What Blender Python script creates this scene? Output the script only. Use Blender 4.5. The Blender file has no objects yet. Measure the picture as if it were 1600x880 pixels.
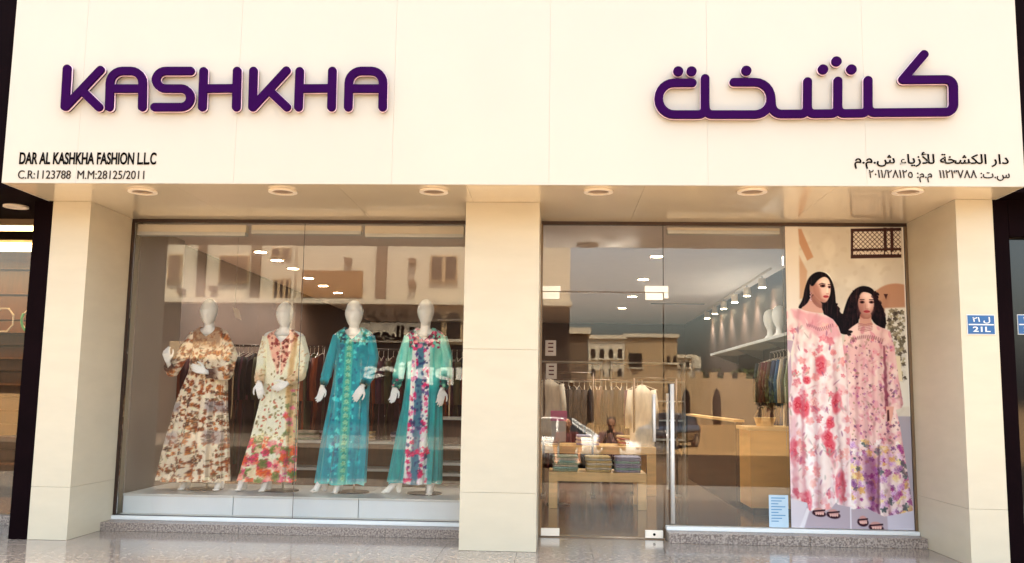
import bpy, bmesh, math, random
import numpy as np
from mathutils import Vector, Matrix
R = math.radians
random.seed(7)
rng = np.random.default_rng(11)
scn = bpy.context.scene
COL = scn.collection

# ------------------------------------------------------------------ camera
FPX, PITCH, ROLL, YAW = 1440.0, 0.1248, 0.0151, 0.0493
CAM = np.array([0.4317, -7.5961, 1.2299])
_F = np.array([-math.sin(YAW)*math.cos(PITCH), math.cos(YAW)*math.cos(PITCH), math.sin(PITCH)])
_R = np.array([math.cos(YAW), math.sin(YAW), 0.0]); _U = np.cross(_R, _F)
_c, _s = math.cos(ROLL), math.sin(ROLL)
right = _c*_R + _s*_U; up = -_s*_R + _c*_U
cd = bpy.data.cameras.new('camera'); cam = bpy.data.objects.new('camera', cd); COL.objects.link(cam)
cam.matrix_world = Matrix([[right[i], up[i], -_F[i], CAM[i]] for i in range(3)] + [[0, 0, 0, 1]])
cd.sensor_width = 36; cd.lens = 36*FPX/1600; cd.clip_start = 0.05; cd.clip_end = 3000
scn.camera = cam
# ------------------------------------------------------------------ light
SUN_EL, SUN_AZ = R(68), R(18)          # the sun stands behind the shop
w = bpy.data.worlds.new('World'); scn.world = w; w.use_nodes = True
nt = w.node_tree; bg = nt.nodes['Background']
sky = nt.nodes.new('ShaderNodeTexSky'); sky.sky_type = 'NISHITA'; sky.sun_disc = False
sky.sun_elevation = SUN_EL; sky.sun_rotation = SUN_AZ; sky.dust_density = 7.0; sky.air_density = 1.0; sky.ozone_density = 0.6
nt.links.new(sky.outputs[0], bg.inputs[0]); bg.inputs[1].default_value = 0.15
ld = bpy.data.lights.new('sun', 'SUN'); sun = bpy.data.objects.new('sun', ld); COL.objects.link(sun)
ld.energy = 3.4; ld.angle = R(0.6); ld.color = (1, 0.965, 0.91)
sd = Vector((math.sin(SUN_AZ)*math.cos(SUN_EL), math.cos(SUN_AZ)*math.cos(SUN_EL), math.sin(SUN_EL)))
sun.rotation_euler = sd.to_track_quat('Z', 'Y').to_euler()
vs = scn.view_settings
vs.view_transform = 'Standard'; vs.look = 'None'; vs.gamma = 1; vs.exposure = 3.35
vs.use_white_balance = True; vs.white_balance_temperature = 7400; vs.white_balance_tint = 4
scn.cycles.max_bounces = 8; scn.cycles.transparent_max_bounces = 16
scn.cycles.use_denoising = True
scn.cycles.sample_clamp_indirect = 6

# ------------------------------------------------------------------ helpers
def at(x, y, Y):
    """point of the plane Y=const seen at photo position x, y"""
    dx, dy = x-800, y-440
    u = _c*dx+_s*dy; v = -_s*dx+_c*dy
    d = _F*FPX+_R*u-_U*v
    return CAM + d*(Y-CAM[1])/d[1]
def atz(x, y, Z):
    dx, dy = x-800, y-440
    u = _c*dx+_s*dy; v = -_s*dx+_c*dy
    d = _F*FPX+_R*u-_U*v
    return CAM + d*(Z-CAM[2])/d[2]
GL = 0.845                                            # the plane of the glass
def mir(x, y, Yd):
    """real position of something seen mirrored in the glass at depth Yd"""
    p = at(x, y, Yd); return np.array([p[0], 2*GL-p[1], p[2]])
def lin(c):
    c = np.asarray(c, float)/255.0
    return np.where(c <= 0.04045, c/12.92, ((c+0.055)/1.055)**2.4)

M = {}
def mat(name, col=(200, 200, 200), rough=0.6, metal=0.0, spec=0.5, var=0.0, vscale=6.0, bump=0.0, bscale=60.0,
        emit=None, estr=0.0, attr=False, coat=0.0, col2=None, stretch=(1, 1, 1), rvar=0.0, detail=5.0, sheen=0.0):
    m = bpy.data.materials.new(name); m.use_nodes = True; M[name] = m
    t = m.node_tree; b = t.nodes['Principled BSDF']
    lc = tuple(lin(col)) + (1,)
    b.inputs['Base Color'].default_value = lc; b.inputs['Roughness'].default_value = rough
    b.inputs['Metallic'].default_value = metal; b.inputs['Specular IOR Level'].default_value = spec
    b.inputs['Coat Weight'].default_value = coat; b.inputs['Sheen Weight'].default_value = sheen
    tc = t.nodes.new('ShaderNodeTexCoord'); mp = t.nodes.new('ShaderNodeMapping'); mp.inputs['Scale'].default_value = stretch
    t.links.new(tc.outputs['Object'], mp.inputs[0])
    src = None
    if attr:
        a = t.nodes.new('ShaderNodeAttribute'); a.attribute_name = 'Col'; src = a.outputs[0]
    if var > 0 or col2 is not None:
        n = t.nodes.new('ShaderNodeTexNoise'); n.inputs['Scale'].default_value = vscale; n.inputs['Detail'].default_value = detail
        t.links.new(mp.outputs[0], n.inputs[0])
        mx = t.nodes.new('ShaderNodeMix'); mx.data_type = 'RGBA'
        mr = t.nodes.new('ShaderNodeMapRange'); mr.inputs[1].default_value = 0.36; mr.inputs[2].default_value = 0.64
        t.links.new(n.outputs[0], mr.inputs[0]); t.links.new(mr.outputs[0], mx.inputs[0])
        if src is None:
            mx.inputs[6].default_value = lc
            c2 = lin(col2) if col2 is not None else lin(col)*(1-var)
            mx.inputs[7].default_value = tuple(c2)+(1,)
        else:
            mx.blend_type = 'MULTIPLY'; t.links.new(src, mx.inputs[6]); mx.inputs[7].default_value = (1-var,)*3+(1,)
        src = mx.outputs[2]
        if rvar:
            r2 = t.nodes.new('ShaderNodeMapRange'); r2.inputs[3].default_value = rough-rvar; r2.inputs[4].default_value = rough+rvar
            t.links.new(n.outputs[0], r2.inputs[0]); t.links.new(r2.outputs[0], b.inputs['Roughness'])
    if src is not None: t.links.new(src, b.inputs['Base Color'])
    if bump:
        n2 = t.nodes.new('ShaderNodeTexNoise'); n2.inputs['Scale'].default_value = bscale; n2.inputs['Detail'].default_value = 4
        t.links.new(mp.outputs[0], n2.inputs[0])
        bp = t.nodes.new('ShaderNodeBump'); bp.inputs['Strength'].default_value = bump; bp.inputs['Distance'].default_value = 0.01
        t.links.new(n2.outputs[0], bp.inputs['Height']); t.links.new(bp.outputs[0], b.inputs['Normal'])
    if emit is not None:
        b.inputs['Emission Color'].default_value = tuple(lin(emit))+(1,); b.inputs['Emission Strength'].default_value = estr
    return m

def glass_mat(name, tint=(1, 1, 1), refl=0.1, rough=0.0, wave=0.0):
    m = bpy.data.materials.new(name); m.use_nodes = True; M[name] = m; t = m.node_tree
    t.nodes.remove(t.nodes['Principled BSDF']); out = t.nodes['Material Output']
    tr = t.nodes.new('ShaderNodeBsdfTransparent'); tr.inputs[0].default_value = tuple(tint)+(1,)
    gl = t.nodes.new('ShaderNodeBsdfGlossy'); gl.inputs['Roughness'].default_value = rough
    fr = t.nodes.new('ShaderNodeFresnel'); fr.inputs[0].default_value = 1.5
    ad = t.nodes.new('ShaderNodeMath'); ad.operation = 'MULTIPLY_ADD'; ad.inputs[1].default_value = refl/0.04; ad.inputs[2].default_value = 0
    mn = t.nodes.new('ShaderNodeMath'); mn.operation = 'MINIMUM'; mn.inputs[1].default_value = 1
    t.links.new(fr.outputs[0], ad.inputs[0]); t.links.new(ad.outputs[0], mn.inputs[0])
    mx = t.nodes.new('ShaderNodeMixShader'); t.links.new(mn.outputs[0], mx.inputs[0])
    t.links.new(tr.outputs[0], mx.inputs[1]); t.links.new(gl.outputs[0], mx.inputs[2]); t.links.new(mx.outputs[0], out.inputs[0])
    if wave:
        tc = t.nodes.new('ShaderNodeTexCoord'); n2 = t.nodes.new('ShaderNodeTexNoise'); n2.inputs['Scale'].default_value = 0.9
        n2.inputs['Detail'].default_value = 1; t.links.new(tc.outputs['Object'], n2.inputs[0])
        bp = t.nodes.new('ShaderNodeBump'); bp.inputs['Strength'].default_value = wave; bp.inputs['Distance'].default_value = 0.01
        t.links.new(n2.outputs[0], bp.inputs['Height']); t.links.new(bp.outputs[0], gl.inputs['Normal'])
    return m

class G:
    def __init__(s): s.v = []; s.f = []; s.c = []
    def add(s, v, f):
        o = len(s.v); s.v += [tuple(p) for p in v]; s.f += [tuple(i+o for i in q) for q in f]; return s
    def box(s, x0, x1, y0, y1, z0, z1):
        return s.add([(x0, y0, z0), (x1, y0, z0), (x1, y1, z0), (x0, y1, z0), (x0, y0, z1), (x1, y0, z1), (x1, y1, z1), (x0, y1, z1)],
                     [(0, 3, 2, 1), (4, 5, 6, 7), (0, 1, 5, 4), (1, 2, 6, 5), (2, 3, 7, 6), (3, 0, 4, 7)])
    def prism(s, poly, y0, y1):                       # poly in x, z, extruded along y
        n = len(poly); v = [(x, y0, z) for x, z in poly]+[(x, y1, z) for x, z in poly]
        return s.add(v, [tuple(range(n)), tuple(range(2*n-1, n-1, -1))]+[(i, i+n, (i+1) % n+n, (i+1) % n) for i in range(n)])
    def loft(s, rings, cap=True, closed=True):
        n = len(rings[0]); v = [p for r in rings for p in r]; f = []
        for i in range(len(rings)-1):
            for j in range(n if closed else n-1):
                k = (j+1) % n; f.append((i*n+j, i*n+k, (i+1)*n+k, (i+1)*n+j))
        if cap and closed: f.append(tuple(range(n-1, -1, -1))); f.append(tuple((len(rings)-1)*n+j for j in range(n)))
        return s.add(v, f)
    def tube(s, path, rad, n=10, cap=True, flat=1.0):
        path = [Vector(p) for p in path]; rad = rad if hasattr(rad, '__len__') else [rad]*len(path); rings = []
        t0 = (path[1]-path[0]).normalized(); a = Vector((0, 0, 1)) if abs(t0.z) < 0.9 else Vector((1, 0, 0))
        u = t0.cross(a).normalized()
        for i, p in enumerate(path):
            t = (path[min(i+1, len(path)-1)]-path[max(i-1, 0)]).normalized()
            u = (u-t*u.dot(t)).normalized(); w_ = t.cross(u)
            rings.append([p+(u*math.cos(2*math.pi*k/n)+w_*math.sin(2*math.pi*k/n)*flat)*rad[i] for k in range(n)])
        return s.loft(rings, cap)
    def ball(s, c, r, seg=12, rin=8):
        r = r if hasattr(r, '__len__') else (r, r, r); rings = []
        for i in range(1, rin):
            a = math.pi*i/rin
            rings.append([(c[0]+r[0]*math.sin(a)*math.cos(2*math.pi*k/seg), c[1]+r[1]*math.sin(a)*math.sin(2*math.pi*k/seg), c[2]-r[2]*math.cos(a)) for k in range(seg)])
        return s.loft(rings)
    def cap(s, p0, r0, p1, r1, n=12):                 # tapered capsule
        s.tube([p0, p1], [r0, r1], n); s.ball(p0, r0, n, 8); s.ball(p1, r1, n, 8); return s
    def cyl(s, c, r, h, n=20, r2=None, axis='z'):
        r2 = r if r2 is None else r2
        e = {'z': (0, 0, h), 'y': (0, h, 0), 'x': (h, 0, 0)}[axis]
        return s.tube([c, (c[0]+e[0], c[1]+e[1], c[2]+e[2])], [r, r2], n)
    def disc(s, c, r, n=24, r_in=0, h=0.01):
        """ring lying flat"""
        a = [(math.cos(2*math.pi*k/n), math.sin(2*math.pi*k/n)) for k in range(n)]
        if not r_in: return s.cyl(c, r, h, n)
        v = []
        for rr, z in ((r, 0), (r*0.99, h), (r_in, h), (r_in, 0)): v += [(c[0]+rr*x, c[1]+rr*y, c[2]+z) for x, y in a]
        f = [(q*n+k, q*n+(k+1) % n, ((q+1) % 4)*n+(k+1) % n, ((q+1) % 4)*n+k) for q in range(4) for k in range(n)]
        return s.add(v, f)

WL = {}
def mk(name, g, m, smooth=False, cols=None, flip=False):
    me = bpy.data.meshes.new(name)
    me.from_pydata([tuple(p) for p in g.v], [], g.f); me.update()
    bm = bmesh.new(); bm.from_mesh(me); bmesh.ops.recalc_face_normals(bm, faces=bm.faces); bm.to_mesh(me); bm.free()
    if m: me.materials.append(M[m] if isinstance(m, str) else m)
    if smooth: me.polygons.foreach_set('use_smooth', [True]*len(me.polygons))
    if cols is not None:
        ca = me.color_attributes.new('Col', 'FLOAT_COLOR', 'POINT')
        a = np.ones((len(me.vertices), 4), np.float32); a[:, :3] = cols; ca.data.foreach_set('color', a.ravel())
    return me
def link(name, me, parent=None, loc=(0, 0, 0)):
    o = bpy.data.objects.new(name, me); COL.objects.link(o); o.location = loc
    if parent is not None: o.parent = parent
    return o
def thing(name, label, cat, loc=(0, 0, 0), group=None):
    o = bpy.data.objects.new(name, None); COL.objects.link(o); o.location = loc; WL[o.name] = np.array(loc, float)
    o.empty_display_size = 0.1; tag(o, label, cat, group); return o
def tag(o, label, cat, group=None, kind=None):
    o['label'] = label; o['category'] = cat
    if group: o['group'] = group
    if kind: o['kind'] = kind
    return o
def part(name, g, m, parent=None, smooth=False, cols=None, bev=0.0, label=None):
    if parent is not None and parent.name in WL:
        q = WL[parent.name]; g.v = [(a[0]-q[0], a[1]-q[1], a[2]-q[2]) for a in g.v]
    o = link(name, mk(name, g, m, smooth, cols), parent)
    if parent is not None: WL[o.name] = WL.get(parent.name, np.zeros(3)) * 1.0
    if bev:
        b = o.modifiers.new('bevel', 'BEVEL'); b.width = bev; b.segments = 2; b.limit_method = 'ANGLE'
    if label: o['label'] = label
    return o
def struct(name, g, m, **k):
    o = part(name, g, m, **k); o['kind'] = 'structure'; return o
def copy_tree(o, parent=None):
    c = o.copy(); COL.objects.link(c); c.parent = parent
    if o.name in WL: WL[c.name] = WL[o.name]
    for ch in list(o.children): copy_tree(ch, c)
    return c
def remeshed(name, g, m, voxel, parent=None, smooth_it=4):
    tmp = link('tmp', mk('tmp', g, m))
    r = tmp.modifiers.new('r', 'REMESH'); r.mode = 'VOXEL'; r.voxel_size = voxel; r.use_smooth_shade = True
    if smooth_it:
        s_ = tmp.modifiers.new('s', 'SMOOTH'); s_.iterations = smooth_it; s_.factor = 0.5
    dg = bpy.context.evaluated_depsgraph_get()
    me = bpy.data.meshes.new_from_object(tmp.evaluated_get(dg)); me.name = name
    bpy.data.objects.remove(tmp)
    if not me.materials: me.materials.append(M[m])
    me.polygons.foreach_set('use_smooth', [True]*len(me.polygons))
    o = link(name, me, parent)
    if parent is not None: WL[o.name] = WL.get(parent.name, np.zeros(3))
    return o

# outline of strokes: distance field -> contours -> filled, extruded curve
def roundpath(pts, rs, n=7):
    out = [np.array(pts[0], float)]
    for i in range(1, len(pts)-1):
        p, a, b = (np.array(pts[j], float) for j in (i, i-1, i+1)); r = rs[i] if hasattr(rs, '__len__') else rs
        la, lb = np.linalg.norm(a-p), np.linalg.norm(b-p); r = min(r, la*0.98, lb*0.98)
        s_, e_ = p+(a-p)/la*r, p+(b-p)/lb*r
        if r < 0.5: out.append(p); continue
        k = 0.55
        c1, c2 = s_+(p-s_)*k, e_+(p-e_)*k
        for t in np.linspace(0, 1, n): out.append((1-t)**3*s_+3*(1-t)**2*t*c1+3*(1-t)*t*t*c2+t**3*e_)
    out.append(np.array(pts[-1], float)); return out
def contours(segs, rad, step):
    segs = np.array(segs, float); x0, z0 = segs.min((0, 1))-rad-3*step; x1, z1 = segs.max((0, 1))+rad+3*step
    nx, nz = int((x1-x0)/step)+2, int((z1-z0)/step)+2
    X, Z = np.meshgrid(x0+np.arange(nx)*step, z0+np.arange(nz)*step, indexing='ij'); D = np.full(X.shape, 9.0)
    for (ax, az), (bx, bz) in segs:
        dx, dz = bx-ax, bz-az; L = dx*dx+dz*dz
        t = np.clip(((X-ax)*dx+(Z-az)*dz)/L, 0, 1) if L > 0 else 0
        D = np.minimum(D, np.hypot(X-ax-t*dx, Z-az-t*dz))
    D -= rad; D[np.abs(D) < 1e-7] = 1e-7; S = D < 0; nxt = {}
    def e(i, j, k):
        a = (i, j); b = (i+1, j) if k == 0 else (i, j+1); t = D[a]/(D[a]-D[b])
        return (x0+(a[0]+(b[0]-a[0])*t)*step, z0+(a[1]+(b[1]-a[1])*t)*step)
    cs = S[:-1, :-1].astype(int)+2*S[1:, :-1]+4*S[1:, 1:]+8*S[:-1, 1:]
    T = {1: ['LB'], 2: ['BR'], 3: ['LR'], 4: ['RT'], 5: ['LB', 'RT'], 6: ['BT'], 7: ['LT'], 8: ['TL'], 9: ['TB'], 10: ['BR', 'TL'], 11: ['TR'], 12: ['RL'], 13: ['RB'], 14: ['BL']}
    for i, j in zip(*np.nonzero((cs > 0) & (cs < 15))):
        K = {'L': (i, j, 1), 'B': (i, j, 0), 'R': (i+1, j, 1), 'T': (i, j+1, 0)}
        for sgm in T[cs[i, j]]: nxt[K[sgm[0]]] = K[sgm[1]]
    loops = []; seen = set()
    for st in list(nxt):
        if st in seen: continue
        lp = []; k = st
        while k not in seen and k in nxt: seen.add(k); lp.append(e(*k)); k = nxt[k]
        if len(lp) > 4: loops.append(lp)
    return loops
def extruded(name, loops, y_front, depth, m, parent, bevel=0.0, origin=(0, 0)):
    c = bpy.data.curves.new(name, 'CURVE'); c.dimensions = '2D'; c.fill_mode = 'BOTH'; c.extrude = depth/2-bevel; c.bevel_depth = bevel; c.bevel_resolution = 2
    for lp in loops:
        sp = c.splines.new('POLY'); sp.points.add(len(lp)-1); sp.use_cyclic_u = True
        sp.points.foreach_set('co', [q for x, z in lp for q in (x, z, 0, 1)])
    o = bpy.data.objects.new('tmp', c); COL.objects.link(o)
    me = bpy.data.meshes.new_from_object(o.evaluated_get(bpy.context.evaluated_depsgraph_get())); bpy.data.objects.remove(o)
    me.transform(Matrix.Rotation(R(90), 4, 'X')); me.transform(Matrix.Translation((0, y_front+depth/2, 0)))
    q = WL.get(parent.name, np.zeros(3)); me.transform(Matrix.Translation(tuple(-q)))
    me.materials.clear(); me.materials.append(M[m]); r = link(name, me, parent); WL[r.name] = q; return r
def text(name, s, m, y, x0, x1, z0, z1, parent=None, depth=0.004, bold=0.0, fit_h=True, flip=False, ref=None):
    """flat lettering on a plane y facing -Y, its box fitted to x0..x1, z0..z1"""
    c = bpy.data.curves.new(name, 'FONT'); c.body = s; c.extrude = 0.001; c.offset = bold
    o = bpy.data.objects.new('tmp', c); COL.objects.link(o)
    me = bpy.data.meshes.new_from_object(o.evaluated_get(bpy.context.evaluated_depsgraph_get())); bpy.data.objects.remove(o)
    n = len(me.vertices); a = np.empty(n*3); me.vertices.foreach_get('co', a); a = a.reshape(-1, 3)
    mn, mx = a.min(0), a.max(0)
    b = np.empty_like(a); u = (a[:, 0]-mn[0])/(mx[0]-mn[0]); v = (a[:, 1]-mn[1])/(mx[1]-mn[1]); t = (a[:, 2]-mn[2])/(mx[2]-mn[2]+1e-9)
    if flip: b[:, 0] = x1+(x0-x1)*u; b[:, 1] = y+t*depth
    else: b[:, 0] = x0+(x1-x0)*u; b[:, 1] = y-t*depth
    b[:, 2] = z0+(z1-z0)*v
    q = WL.get(parent.name, np.zeros(3)) if parent else np.zeros(3)
    me.vertices.foreach_set('co', (b-q).ravel()); me.update(); me.materials.clear(); me.materials.append(M[m]); me.name = name
    r = link(name, me, parent); WL[r.name] = q; return r
# ------------------------------------------------------------------ materials
mat('fascia_white', (176, 167, 151), 0.35, var=0.03, vscale=1.2)
mat('stain', (200, 186, 160), 0.6)
mat('pier_marble', (188, 176, 152), 0.38, var=0.05, vscale=3.0, stretch=(1, 1, 3), detail=9, rvar=0.08)
mat('joint', (150, 138, 118), 0.8)
mat('soffit_panel', (222, 203, 172), 0.16, metal=0.1, spec=0.9, var=0.05, vscale=1.3, coat=0.5)
mat('dark_brown', (14, 4, 6), 0.7, spec=0.03, var=0.3, vscale=3)
mat('dark_frame', (58, 42, 34), 0.4, metal=0.5)
mat('bronze_frame', (120, 100, 80), 0.4, metal=0.7)
mat('ring_white', (225, 210, 190), 0.4)
mat('lamp_glass', (150, 125, 100), 0.25)
mat('purple', (38, 0, 56), 0.7, spec=0.04, var=0.12, vscale=8)
mat('pink_trim', (236, 200, 214), 0.4)
mat('purple_dark', (34, 6, 36), 0.6, spec=0.15)
mat('ink', (8, 4, 4), 0.8, spec=0.05)
mat('ink_soft', (44, 36, 34), 0.8, spec=0.05)
mat('granite', (160, 146, 134), 0.4, col2=(96, 82, 74), vscale=70, detail=2, bump=0.1, bscale=60)
mat('paving', (150, 137, 124), 0.13, col2=(104, 93, 85), vscale=26, detail=12, rvar=0.02, bump=0.02, bscale=9)
mat('paving_joint', (64, 55, 50), 0.8)
mat('shop_floor', (128, 98, 72), 0.12, var=0.12, vscale=2)
mat('asphalt', (56, 47, 39), 1.0, spec=0.02, var=0.25, vscale=0.6, bump=0.2, bscale=30)
mat('sand', (140, 112, 80), 1.0, spec=0.02, var=0.15, vscale=0.2, bump=0.2, bscale=3)
mat('shop_ceiling', (236, 226, 220), 0.7, var=0.03)
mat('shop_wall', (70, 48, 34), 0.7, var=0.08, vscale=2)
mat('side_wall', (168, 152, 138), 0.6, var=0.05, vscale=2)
mat('white_laminate', (218, 220, 216), 0.3, var=0.03)
mat('platform_white', (238, 246, 250), 0.25, var=0.04, vscale=3)
mat('pelmet', (236, 226, 206), 0.5)
mat('mannequin_white', (246, 246, 241), 0.42, var=0.02)
mat('metal', (190, 186, 180), 0.3, metal=0.9)
mat('handle_steel', (226, 222, 214), 0.35, metal=0.25)
mat('rail_metal', (84, 66, 54), 0.4, metal=0.6)
mat('patch_metal', (236, 228, 214), 0.35, metal=0.4)
mat('black_base', (30, 22, 20), 0.3)
mat('fabric', attr=True, rough=0.8, bump=0.25, bscale=140, var=0.10, vscale=60, sheen=0.2)
mat('print', attr=True, rough=0.6, spec=0.12)
mat('wood', (242, 198, 134), 0.4, var=0.18, vscale=3, stretch=(1, 1, 8))
mat('wood_orange', (232, 174, 98), 0.35, var=0.12, vscale=2, stretch=(1, 1, 5))
mat('wood_dark', (84, 46, 22), 0.35, var=0.25, vscale=3, stretch=(8, 1, 1))
mat('lamp_on', (255, 244, 220), 0.5, emit=(255, 236, 205), estr=9.0)
mat('lamp_soft', (255, 240, 205), 0.5, emit=(255, 222, 160), estr=2)
mat('paper', (176, 160, 144), 0.6)
mat('notice_blue', (172, 194, 206), 0.4, var=0.06)
mat('ink_blue', (74, 130, 168), 0.6)
mat('plate_blue', (6, 78, 128), 0.35)
mat('plate_white', (200, 200, 196), 0.35)
mat('pink_sign', (186, 74, 116), 0.5)
mat('building_tan', (162, 136, 104), 0.85, var=0.10, vscale=0.4, bump=0.1, bscale=8)
mat('building_cream', (192, 180, 160), 0.85, var=0.08, vscale=0.4)
mat('building_brown', (100, 80, 62), 0.85, var=0.12, vscale=0.5)  # brown tone of the pilasters and the plain block
mat('window_dark', (46, 34, 28), 0.15)
mat('window_tan', (112, 88, 70), 0.3, var=0.1)
mat('sign_brown', (62, 40, 24), 0.6, var=0.2, vscale=1)
mat('sign_ochre', (124, 84, 36), 0.6, var=0.2, vscale=2)
mat('shopfront_dark', (44, 26, 20), 0.3, var=0.3, vscale=1)
mat('bark', (92, 66, 44), 0.9, var=0.3, vscale=9)
mat('leaf', (74, 84, 34), 0.7, col2=(40, 54, 22), vscale=1.4)
mat('car_white', (226, 224, 222), 0.22, coat=0.8)
mat('car_black', (24, 22, 24), 0.2, coat=0.8)
mat('car_silver', (160, 158, 156), 0.25, metal=0.5, coat=0.6)
mat('car_red', (130, 30, 26), 0.25, coat=0.6)
mat('car_glass', (22, 22, 24), 0.06)
mat('tyre', (28, 26, 26), 0.8)
mat('headlight', (220, 220, 220), 0.1)
mat('tail', (150, 20, 20), 0.2)
mat('skin', (176, 122, 92), 0.6)
mat('hair_dark', (30, 20, 16), 0.6, var=0.3, vscale=30)
mat('shirt_red', (84, 16, 10), 0.8, var=0.2, vscale=20)
mat('shirt_check', (128, 92, 86), 0.8, col2=(70, 36, 34), vscale=24)
mat('trousers', (34, 24, 26), 0.85, var=0.2, vscale=12)
mat('shoe', (24, 20, 20), 0.5)
mat('green_neon', (90, 150, 100), 0.4, emit=(90, 220, 120), estr=0.02)
for nm, c in dict(maroon=(92, 24, 22), rust=(168, 76, 34), black=(26, 20, 22), brown=(84, 50, 34), navy=(30, 40, 74), cream=(220, 206, 184),
                  olive=(84, 80, 46), plum=(84, 40, 62), teal=(34, 110, 112), blue=(42, 84, 130), red=(150, 30, 28), grey=(120, 112, 110),
                  sage=(168, 178, 150), sand_cloth=(216, 186, 128), lilac=(168, 162, 182), aqua=(160, 190, 176)).items():
    mat('cloth_'+nm, c, 0.85, var=0.45 if nm in ('maroon', 'rust', 'brown', 'black') else 0.2, vscale=26, stretch=(1, 1, 0.25))
glass_mat('shop_glass', (0.99, 0.985, 0.975), refl=0.044, wave=0.0012)
glass_mat('neighbour_glass', (0.9, 0.86, 0.8), refl=0.04)

# ------------------------------------------------------------------ ground
g = G(); g.box(-400, 400, -500, 60, -1.6, -1.02); struct('ground', g, 'sand')
g = G(); g.box(-120, 120, -26, -6.0, -1.02, -0.80); struct('road', g, 'asphalt')
g = G()
for k in range(4): g.box(-30, 30, -5.9+0.35*k, -5.9+0.35*(k+1), -0.8, -0.2*(4-k)+0.16)
struct('pavement_steps', g, 'granite', bev=0.01)
g = G(); g.box(-30, 30, -4.5, GL+0.15, -0.8, -0.012); pave = struct('pavement', g, 'paving_joint')
tw = 0.6
g = G(); g.box(0.0015, tw-0.0015, 0.0015, tw-0.0015, -0.011, 0.0)
tme = mk('paving_tile', g, 'paving')
for i in range(-9, 9):
    for j in range(8):
        o = link('paving_tile', tme, pave, (i*tw+0.13, 0.40-(j+1)*tw, 0))
g = G(); g.box(-30, -9*tw+0.13, -4.5, 0.40, -0.011, 0.0).box(9*tw+0.13, 30, -4.5, 0.40, -0.011, 0.0).box(-30, 30, 0.401, GL+0.14, -0.011, 0.0)
part('paving_border', g, 'paving', pave)

# ------------------------------------------------------------------ the shop building
XL, XR, ZS, YF = -3.975, 3.935, 2.855, -0.645
bld = thing('shop_building', 'pale shop building whose white fascia runs above both show windows', 'building', (0, 0.9, 0))
g = G(); g.box(-14, 14, 1.0, 16.2, 4.76, 5.6); part('upper_wall', g, 'building_cream', bld)  # out of view; height chosen low so sun reaches the pavement and bounces up
g = G(); g.box(XL+0.01, XR-0.01, YF+0.02, 0.98, ZS+0.02, 4.75); part('fascia_core', g, 'fascia_white', bld)
xs = [XL]+[at(x, 150, YF)[0] for x in (128, 372, 616, 859, 1105, 1350)]+[XR]
for a, b in zip(xs, xs[1:]):
    g = G(); g.box(a+0.0004, b-0.0004, YF, YF+0.018, ZS+0.0, 4.74); part('fascia_panel', g, 'fascia_white', bld, bev=0.001)
for x, nm in ((XL, -1), (XR, 1)):
    g = G(); g.box(x-0.003 if nm < 0 else x-0.008, x+0.008 if nm < 0 else x+0.003, YF+0.019, 0.4, ZS+0.001, 4.74); part('fascia_return', g, 'fascia_white', bld)
sx = [XL+0.009, at(223, 330, 0.2)[0]+0.6, -1.3, at(733, 300, -0.4)[0], 1.1, 2.55, XR-0.009]
for a, b in zip(sx, sx[1:]):
    g = G(); g.box(a+0.001, b-0.001, YF+0.019, 0.99, ZS, ZS+0.019); part('soffit_panel', g, 'soffit_panel', bld)
dl = []
for i, x in enumerate((223, 442, 678, 935, 1175, 1418)):
    p = atz(x, 298, ZS)
    t = thing('soffit_downlight', 'unlit round white recessed downlight in the soffit, number %s from the left end' % ('one two three four five six'.split()[i]), 'downlight', (p[0], p[1], ZS-0.012), 'downlights along the soffit edge')
    t['label'] = ['round recessed downlight in the soffit above the left pier side of the first window', 'round recessed downlight in the soffit above the second mannequin', 'round recessed downlight in the soffit just left of the middle pier',
                  'round recessed downlight in the soffit above the glass door', 'round recessed downlight in the soffit above the fixed pane beside the poster', 'round recessed downlight in the soffit above the lattice in the poster'][i]
    g = G(); g.disc((p[0], p[1], ZS-0.016), 0.115, 32, 0.085, 0.014); part('ring', g, 'ring_white', t, smooth=False)
    g = G(); g.cyl((p[0], p[1], ZS-0.008), 0.084, 0.006, 28); part('lens', g, 'lamp_glass', t)

def pier(label, x0, x1, y0, y1, zs, nm='shop_pier'):
    t = thing(nm, label, 'pier', ((x0+x1)/2, (y0+y1)/2, 0))
    g = G(); g.box(x0+0.004, x1-0.004, y0+0.004, y1-0.004, 0.001, ZS-0.001); part('core', g, 'joint', t)
    for a, b in zip(zs, zs[1:]):
        g = G(); g.box(x0, x1, y0, y1, a+0.0012, b-0.0012); part('stone_slab', g, 'pier_marble', t, bev=0.0015)
    return t
pier('cream stone pier left of the mannequin window, with a low seam', -3.933, -3.598, 0.042, 1.0, [0, 0.43, ZS])
pier('wide cream stone pier between the mannequin window and the glass door', -0.3404, 0.2813, 0.0, 1.0, [0, 0.46, 1.62, ZS])
pr = pier('cream stone pier right of the poster, carrying a blue number plate', 3.6065, 3.896, -0.2014, 1.0, [0, 0.43, ZS])
# granite plinths and white sills
def plinth(label, x0, x1, zt, yf, seams):
    t = thing('window_plinth', label, 'plinth', ((x0+x1)/2, 0.7, 0))
    q = [x0]+seams+[x1]
    for a, b in zip(q, q[1:]):
        g = G(); g.box(a+0.001, b-0.001, yf, 1.0, 0, zt); part('granite_block', g, 'granite', t, bev=0.003)
    g = G(); g.box(x0+0.002, x1-0.002, GL-0.06, GL+0.06, zt+0.001, zt+0.034); part('sill', g, 'white_laminate', t, bev=0.003)
    return t
plinth('long granite plinth under the mannequin window', -3.597, -0.3414, 0.075, 0.60, [-2.35, -1.05])
xd = at(1040, 840, GL)[0]
plinth('granite plinth under the fixed pane and poster, right of the door', xd, 3.6055, 0.085, 0.62, [at(1145, 850, 0.62)[0], 2.62])

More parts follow.
